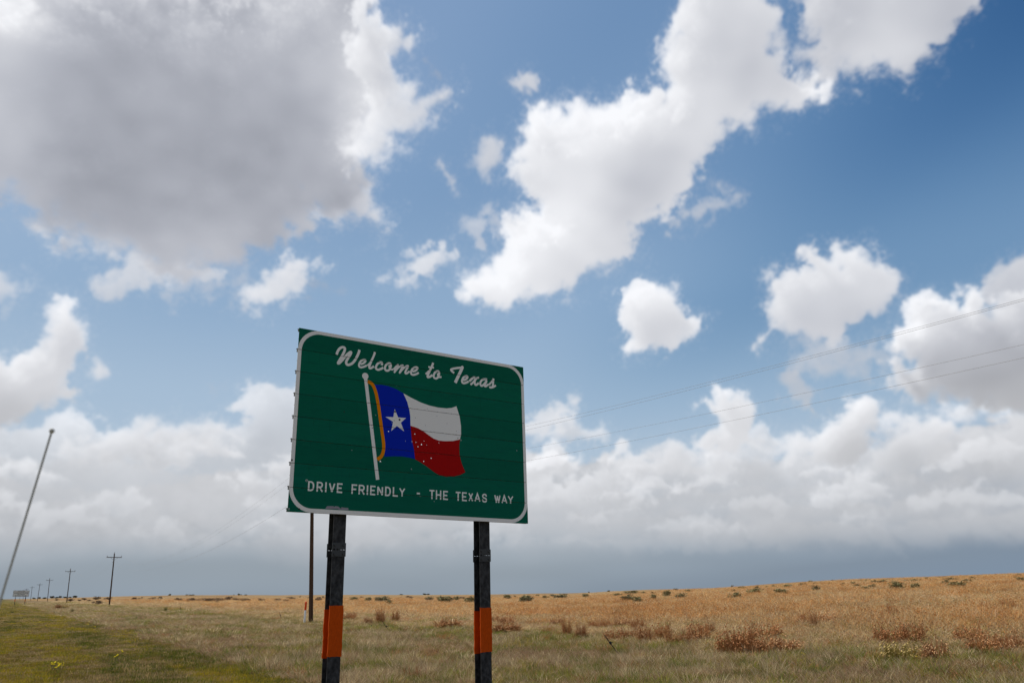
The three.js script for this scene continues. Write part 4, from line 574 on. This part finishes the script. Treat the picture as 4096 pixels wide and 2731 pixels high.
sow('verge_weeds', 'bushier green and straw clumps standing in the verge grass', [tuft(46, 0.2, 0.17, 0.009, 1.0, 9), tuft(40, 0.24, 0.14, 0.008, 0.8, 10)], 8000, 104, (x, z, d, R) => {
  const n = roadN(x, z), f = fenceN(x, z); if (n < edgeN(x, z) + 0.3 || n > f + 9) return null;
  const b = noise2(x * 0.8, 41, z * 0.8), g = noise(x * 0.16, 42, z * 0.16), near = sstep(4.5, 0.5, f - n) * sstep(4, 0, n - f);
  if (R() > 0.3 + 0.5 * near + 0.5 * g || (n > f && R() < 0.55)) return null;
  return { h: 0.7 + 0.7 * R(), c: jit(pick(R, [[0.9 + b, G.green], [0.8, G.olive], [0.3, G.lime], [0.3, G.pale], [0.6, G.greyst], [0.6, G.brown], [0.25, G.rust]]), R, 0.42) };
});
sow('roadside_cushions', 'low yellow-green cushions of new growth in the mown strip', [tuft(70, 0.1, 0.24, 0.009, 0.9, 12)], 1500, 105, (x, z, d, R) => {
  const n = roadN(x, z); if (n > edgeN(x, z) + 0.4) return null;
  const y = noise(n * 0.42, 30, roadT(x, z) * 0.07) + 0.5 * noise2(x * 0.5, 7, z * 0.5); if (y < 0.12) return null;
  return { h: 0.7 + 0.6 * R(), c: jit(R() < 0.6 ? [0.36, 0.28, 0.022] : [0.22, 0.21, 0.025], R, 0.2) };
});

// ---------------------------------------------------------------- tussocks, yuccas, flowers
{
  // arching stems with curled seed heads
  const clump = (seed) => {
    const R = rng(seed), st = [], hd = [];
    for (let i = 0; i < 210; i++) {
      const a = R() * 6.283, r = 0.3 * Math.sqrt(R()), out = 0.12 + 0.3 * R(), h = (0.42 + 0.58 * R()) * (1.1 - 0.9 * r) * (0.9 + 0.35 * noise(a * 0.9, seed, 2)), b = V(r * Math.cos(a), -0.02, r * Math.sin(a)), da = a + (R() - 0.5) * 1.6, t = b.clone().add(V(Math.cos(da) * out * 0.6, h, Math.sin(da) * out * 0.6)), m = b.clone().lerp(t, 0.6).add(V(0, 0.1 * h, 0));
      st.push(rod(b, m, 0.008, 0.007, 3), rod(m, t, 0.007, 0.005, 3));
      if (R() < 0.62) { const q = t.clone().add(V(Math.cos(da) * 0.05, -0.03 - 0.04 * R(), Math.sin(da) * 0.05)); hd.push(rod(t, q, 0.013, 0.022, 4)); if (R() < 0.3) hd.push(rod(t.clone().lerp(m, 0.25), t.clone().lerp(m, 0.25).add(V((R() - 0.5) * 0.09, -0.03, (R() - 0.5) * 0.09)), 0.011, 0.018, 4)); }
    }
    return [mergeGeometries(st), mergeGeometries(hd)];
  };
  const variants = [0, 1, 2, 3].map((i) => clump(200 + i));
  const stemM = [[0.34, 0.155, 0.06], [0.42, 0.22, 0.09], [0.30, 0.125, 0.05]].map((c) => mat(...c, { specularIntensity: 0.1 })), headM = [[0.40, 0.20, 0.09], [0.48, 0.28, 0.14], [0.35, 0.16, 0.07]].map((c) => mat(...c, { specularIntensity: 0.1 }));
  const stemG = mat(0.26, 0.2, 0.045, { specularIntensity: 0.1 }), headG = mat(0.42, 0.31, 0.12, { specularIntensity: 0.1 });
  const wisps = [0, 1, 2].map((i) => tuft(110, 0.8, 0.5, 0.014, 0.8, 260 + i)), blade2 = [[0.5, 0.3, 0.13], [0.4, 0.2, 0.085]].map((c) => mat(...c, { vertexColors: true, side: THREE.DoubleSide, specularIntensity: 0.1 }));
  TUSSOCKS.forEach(([x, z, w, h, kind], i) => {
    const tall = h > w * 0.85, big = w > 0.75;
    const o = thing('grass_tussock', kind ? 'olive yellow grass tussock with straw tips among the rusty ones' : tall ? 'upright narrow rusty grass tussock at the edge of the tan prairie' : big ? 'broad rusty brown grass tussock with pale seed heads at the prairie edge' : 'small low rusty grass tussock at the near edge of the tan prairie', 'grass tussock', kind ? 'olive tussocks' : tall ? 'narrow rusty tussocks' : big ? 'broad rusty tussocks' : 'small rusty tussocks');
    o.position.set(x, ground(x, z) - 0.02, z); o.rotation.y = i * 1.7; o.scale.set(w * 1.3, Math.max(0.32, h) * 1.55, w * 1.3);
    part('stems', variants[i % 4][0], kind ? stemG : stemM[(i * 5) % 3], o); part('dry_blades', wisps[i % 3], blade2[(i * 5) % 2], o).userData.kind = 'stuff'; part('seed_heads', variants[i % 4][1], kind ? headG : headM[(i * 7) % 3], o).userData.kind = 'stuff';
  });
  // stiff spiky leaves in a ball
  const spiky = (seed) => { const R = rng(seed), gs = []; for (let i = 0; i < 90; i++) { const a = R() * 6.283, el = (0.12 + 0.85 * Math.pow(R(), 0.8)) * 1.5, L = 0.45 + 0.2 * R(), d = V(Math.cos(a) * Math.cos(el), Math.sin(el), Math.sin(a) * Math.cos(el)); gs.push(rod(V(0, 0.02, 0), d.multiplyScalar(L), 0.014, 0.002, 3)); } return mergeGeometries(gs); };
  const yg = [spiky(1), spiky(2)], ym = mat(0.14, 0.14, 0.055), ydead = mat(0.3, 0.22, 0.12);
  YUCCAS.forEach(([x, z, w, h], i) => {
    const o = thing('yucca', i < 2 ? 'spiky green-brown yucca clump on the verge near the pole row' : 'small green spiky clump low in the verge', 'yucca', i < 2 ? 'large yuccas' : 'small spiky clumps');
    o.position.set(x, ground(x, z) - 0.02, z); o.rotation.y = i;
    part('leaves', yg[i % 2], ym, o).scale.set(w * 0.95, h * 1.6, w * 0.95); part('dead_leaves', yg[(i + 1) % 2], ydead, o).scale.set(w * 0.9, h * 0.7, w * 0.9);
  });
  const R = rng(300), petals = [], stems = [];
  for (let i = 0; i < 5; i++) { const a = R() * 6.283, r = 0.07 * Math.sqrt(R()), y = 0.1 + 0.1 * R(), x = r * Math.cos(a), z = r * Math.sin(a); petals.push(new THREE.SphereGeometry(0.016 + 0.008 * R(), 6, 4).scale(1, 0.55, 1).translate(x, y, z)); stems.push(rod(V(x * 0.4, -0.01, z * 0.4), V(x, y, z), 0.003, 0.002, 3)); }
  const pg = mergeGeometries(petals), sg = mergeGeometries(stems), pm = mat(0.72, 0.56, 0.02), sm = mat(0.12, 0.16, 0.05);
  FLOWERS.forEach(([x, z], i) => { const o = thing('wildflower', 'small clump of yellow wildflowers in the grass', 'flower', 'yellow wildflowers'); o.position.set(x, ground(x, z), z); o.rotation.y = i * 2.1;  part('petals', pg, pm, o); part('stems', sg, sm, o); });
}

// ---------------------------------------------------------------- shrubs on the prairie and trees far off
function crownGeo(n, seed, leaf) {
  const R = rng(seed), pos = [], col = [], lobes = [];
  for (let i = 0; i < 9; i++) { const a = R() * 6.283, r = 0.34 * Math.sqrt(R()); lobes.push([r * Math.cos(a), 0.28 + 0.3 * R() * (1 - r), r * Math.sin(a), 0.16 + 0.14 * R()]); }
  for (let i = 0; i < n; i++) {
    const l = lobes[Math.floor(R() * lobes.length)], v = V(R() * 2 - 1, R() * 2 - 1, R() * 2 - 1).normalize().multiplyScalar(l[3] * (0.55 + 0.5 * R()));
    const c = V(l[0] + v.x, Math.max(0.02, l[1] + v.y), l[2] + v.z), s = leaf * (0.6 + 0.8 * R()), p = V(R() - 0.5, R() - 0.3, R() - 0.5).normalize().multiplyScalar(s), q = V(R() - 0.5, R() - 0.5, R() - 0.5).normalize().multiplyScalar(s * 0.6), t = 0.65 + 0.6 * R();
    for (const w of [c.clone().sub(p).sub(q), c.clone().add(q), c.clone().add(p), c.clone().sub(p).sub(q), c.clone().add(p), c.clone().sub(q).add(p.clone().multiplyScalar(0.2))]) { pos.push(w.x, w.y, w.z); col.push(t, t, t * 0.95); }
  }
  const g = new THREE.BufferGeometry(); g.setAttribute('position', new THREE.Float32BufferAttribute(pos, 3)); g.setAttribute('color', new THREE.Float32BufferAttribute(col, 3)); g.computeVertexNormals(); return g;
}
function stemGeo(seed) { const R = rng(seed), gs = []; for (let i = 0; i < 9; i++) { const a = R() * 6.283, r = 0.32 * R(); gs.push(rod(V(0.03 * Math.cos(a), -0.03, 0.03 * Math.sin(a)), V(r * Math.cos(a), 0.35 + 0.25 * R(), r * Math.sin(a)), 0.022, 0.008, 5)); } return mergeGeometries(gs); }
{
  const cg = [crownGeo(420, 1, 0.06), crownGeo(420, 2, 0.06), crownGeo(420, 3, 0.06)], sg = [stemGeo(1), stemGeo(2), stemGeo(3)];
  const lm = (r, g, b) => mat(r, g, b, { vertexColors: true, side: THREE.DoubleSide });
  const greens = [lm(0.2, 0.18, 0.085), lm(0.25, 0.21, 0.1), lm(0.16, 0.145, 0.075)], browns = [lm(0.2, 0.135, 0.085), lm(0.24, 0.165, 0.10)], bark = mat(0.09, 0.065, 0.045);
  { const R = rng(410); for (let i = 0; i < 46; i++) { const az = lerp(-27, 1, R()) * RAD, d = lerp(190, 480, R()); SHRUBS.push([d * Math.sin(az), -d * Math.cos(az), 0.8 + 1.8 * R() * R(), 0.35 + 0.4 * R(), 1]); } }
  SHRUBS.forEach(([x, z, w, h, brown], i) => {
    const o = thing(brown ? 'brown_bush' : 'sage_shrub', brown ? 'low brown leafless bush on the flat prairie beyond the pole row' : (w > 1.5 ? 'broad rounded olive shrub standing in the tan prairie grass' : 'small olive shrub dotting the tan prairie grass'), 'shrub', brown ? 'brown bushes' : w > 1.5 ? 'broad olive shrubs' : 'small olive shrubs');
    o.position.set(x, ground(x, z) - 0.03, z); o.rotation.y = i * 2.3; { const k = 0.75 + 0.5 * ((i * 37) % 10) / 10; o.scale.set(w * 1.45 * k, (Math.max(h, w * 0.34) + 0.3) * 1.4 * (1.25 - 0.3 * k), w * 1.3); }
    part('crown', cg[i % 3], brown ? browns[i % 2] : greens[i % 3], o); part('stems', sg[i % 3], bark, o);
  });
  const tg = [crownGeo(260, 11, 0.1), crownGeo(260, 12, 0.1)], trunk = new THREE.CylinderGeometry(0.02, 0.04, 0.5, 6).translate(0, 0.2, 0), tm = [lm(0.075, 0.085, 0.06), lm(0.085, 0.08, 0.06)];
  FARTREES.forEach(([x, z, w, h], i) => {
    const o = thing('distant_tree', 'tiny dark tree far off on the horizon', 'tree', 'trees on the horizon'); o.position.set(x, ground(x, z) - 0.2, z); o.rotation.y = i; o.scale.set(w, h * 1.3, w);
    part('crown', tg[i % 2], tm[i % 2], o); part('trunk', trunk, bark, o);
  });
}

renderer.render(scene, camera);
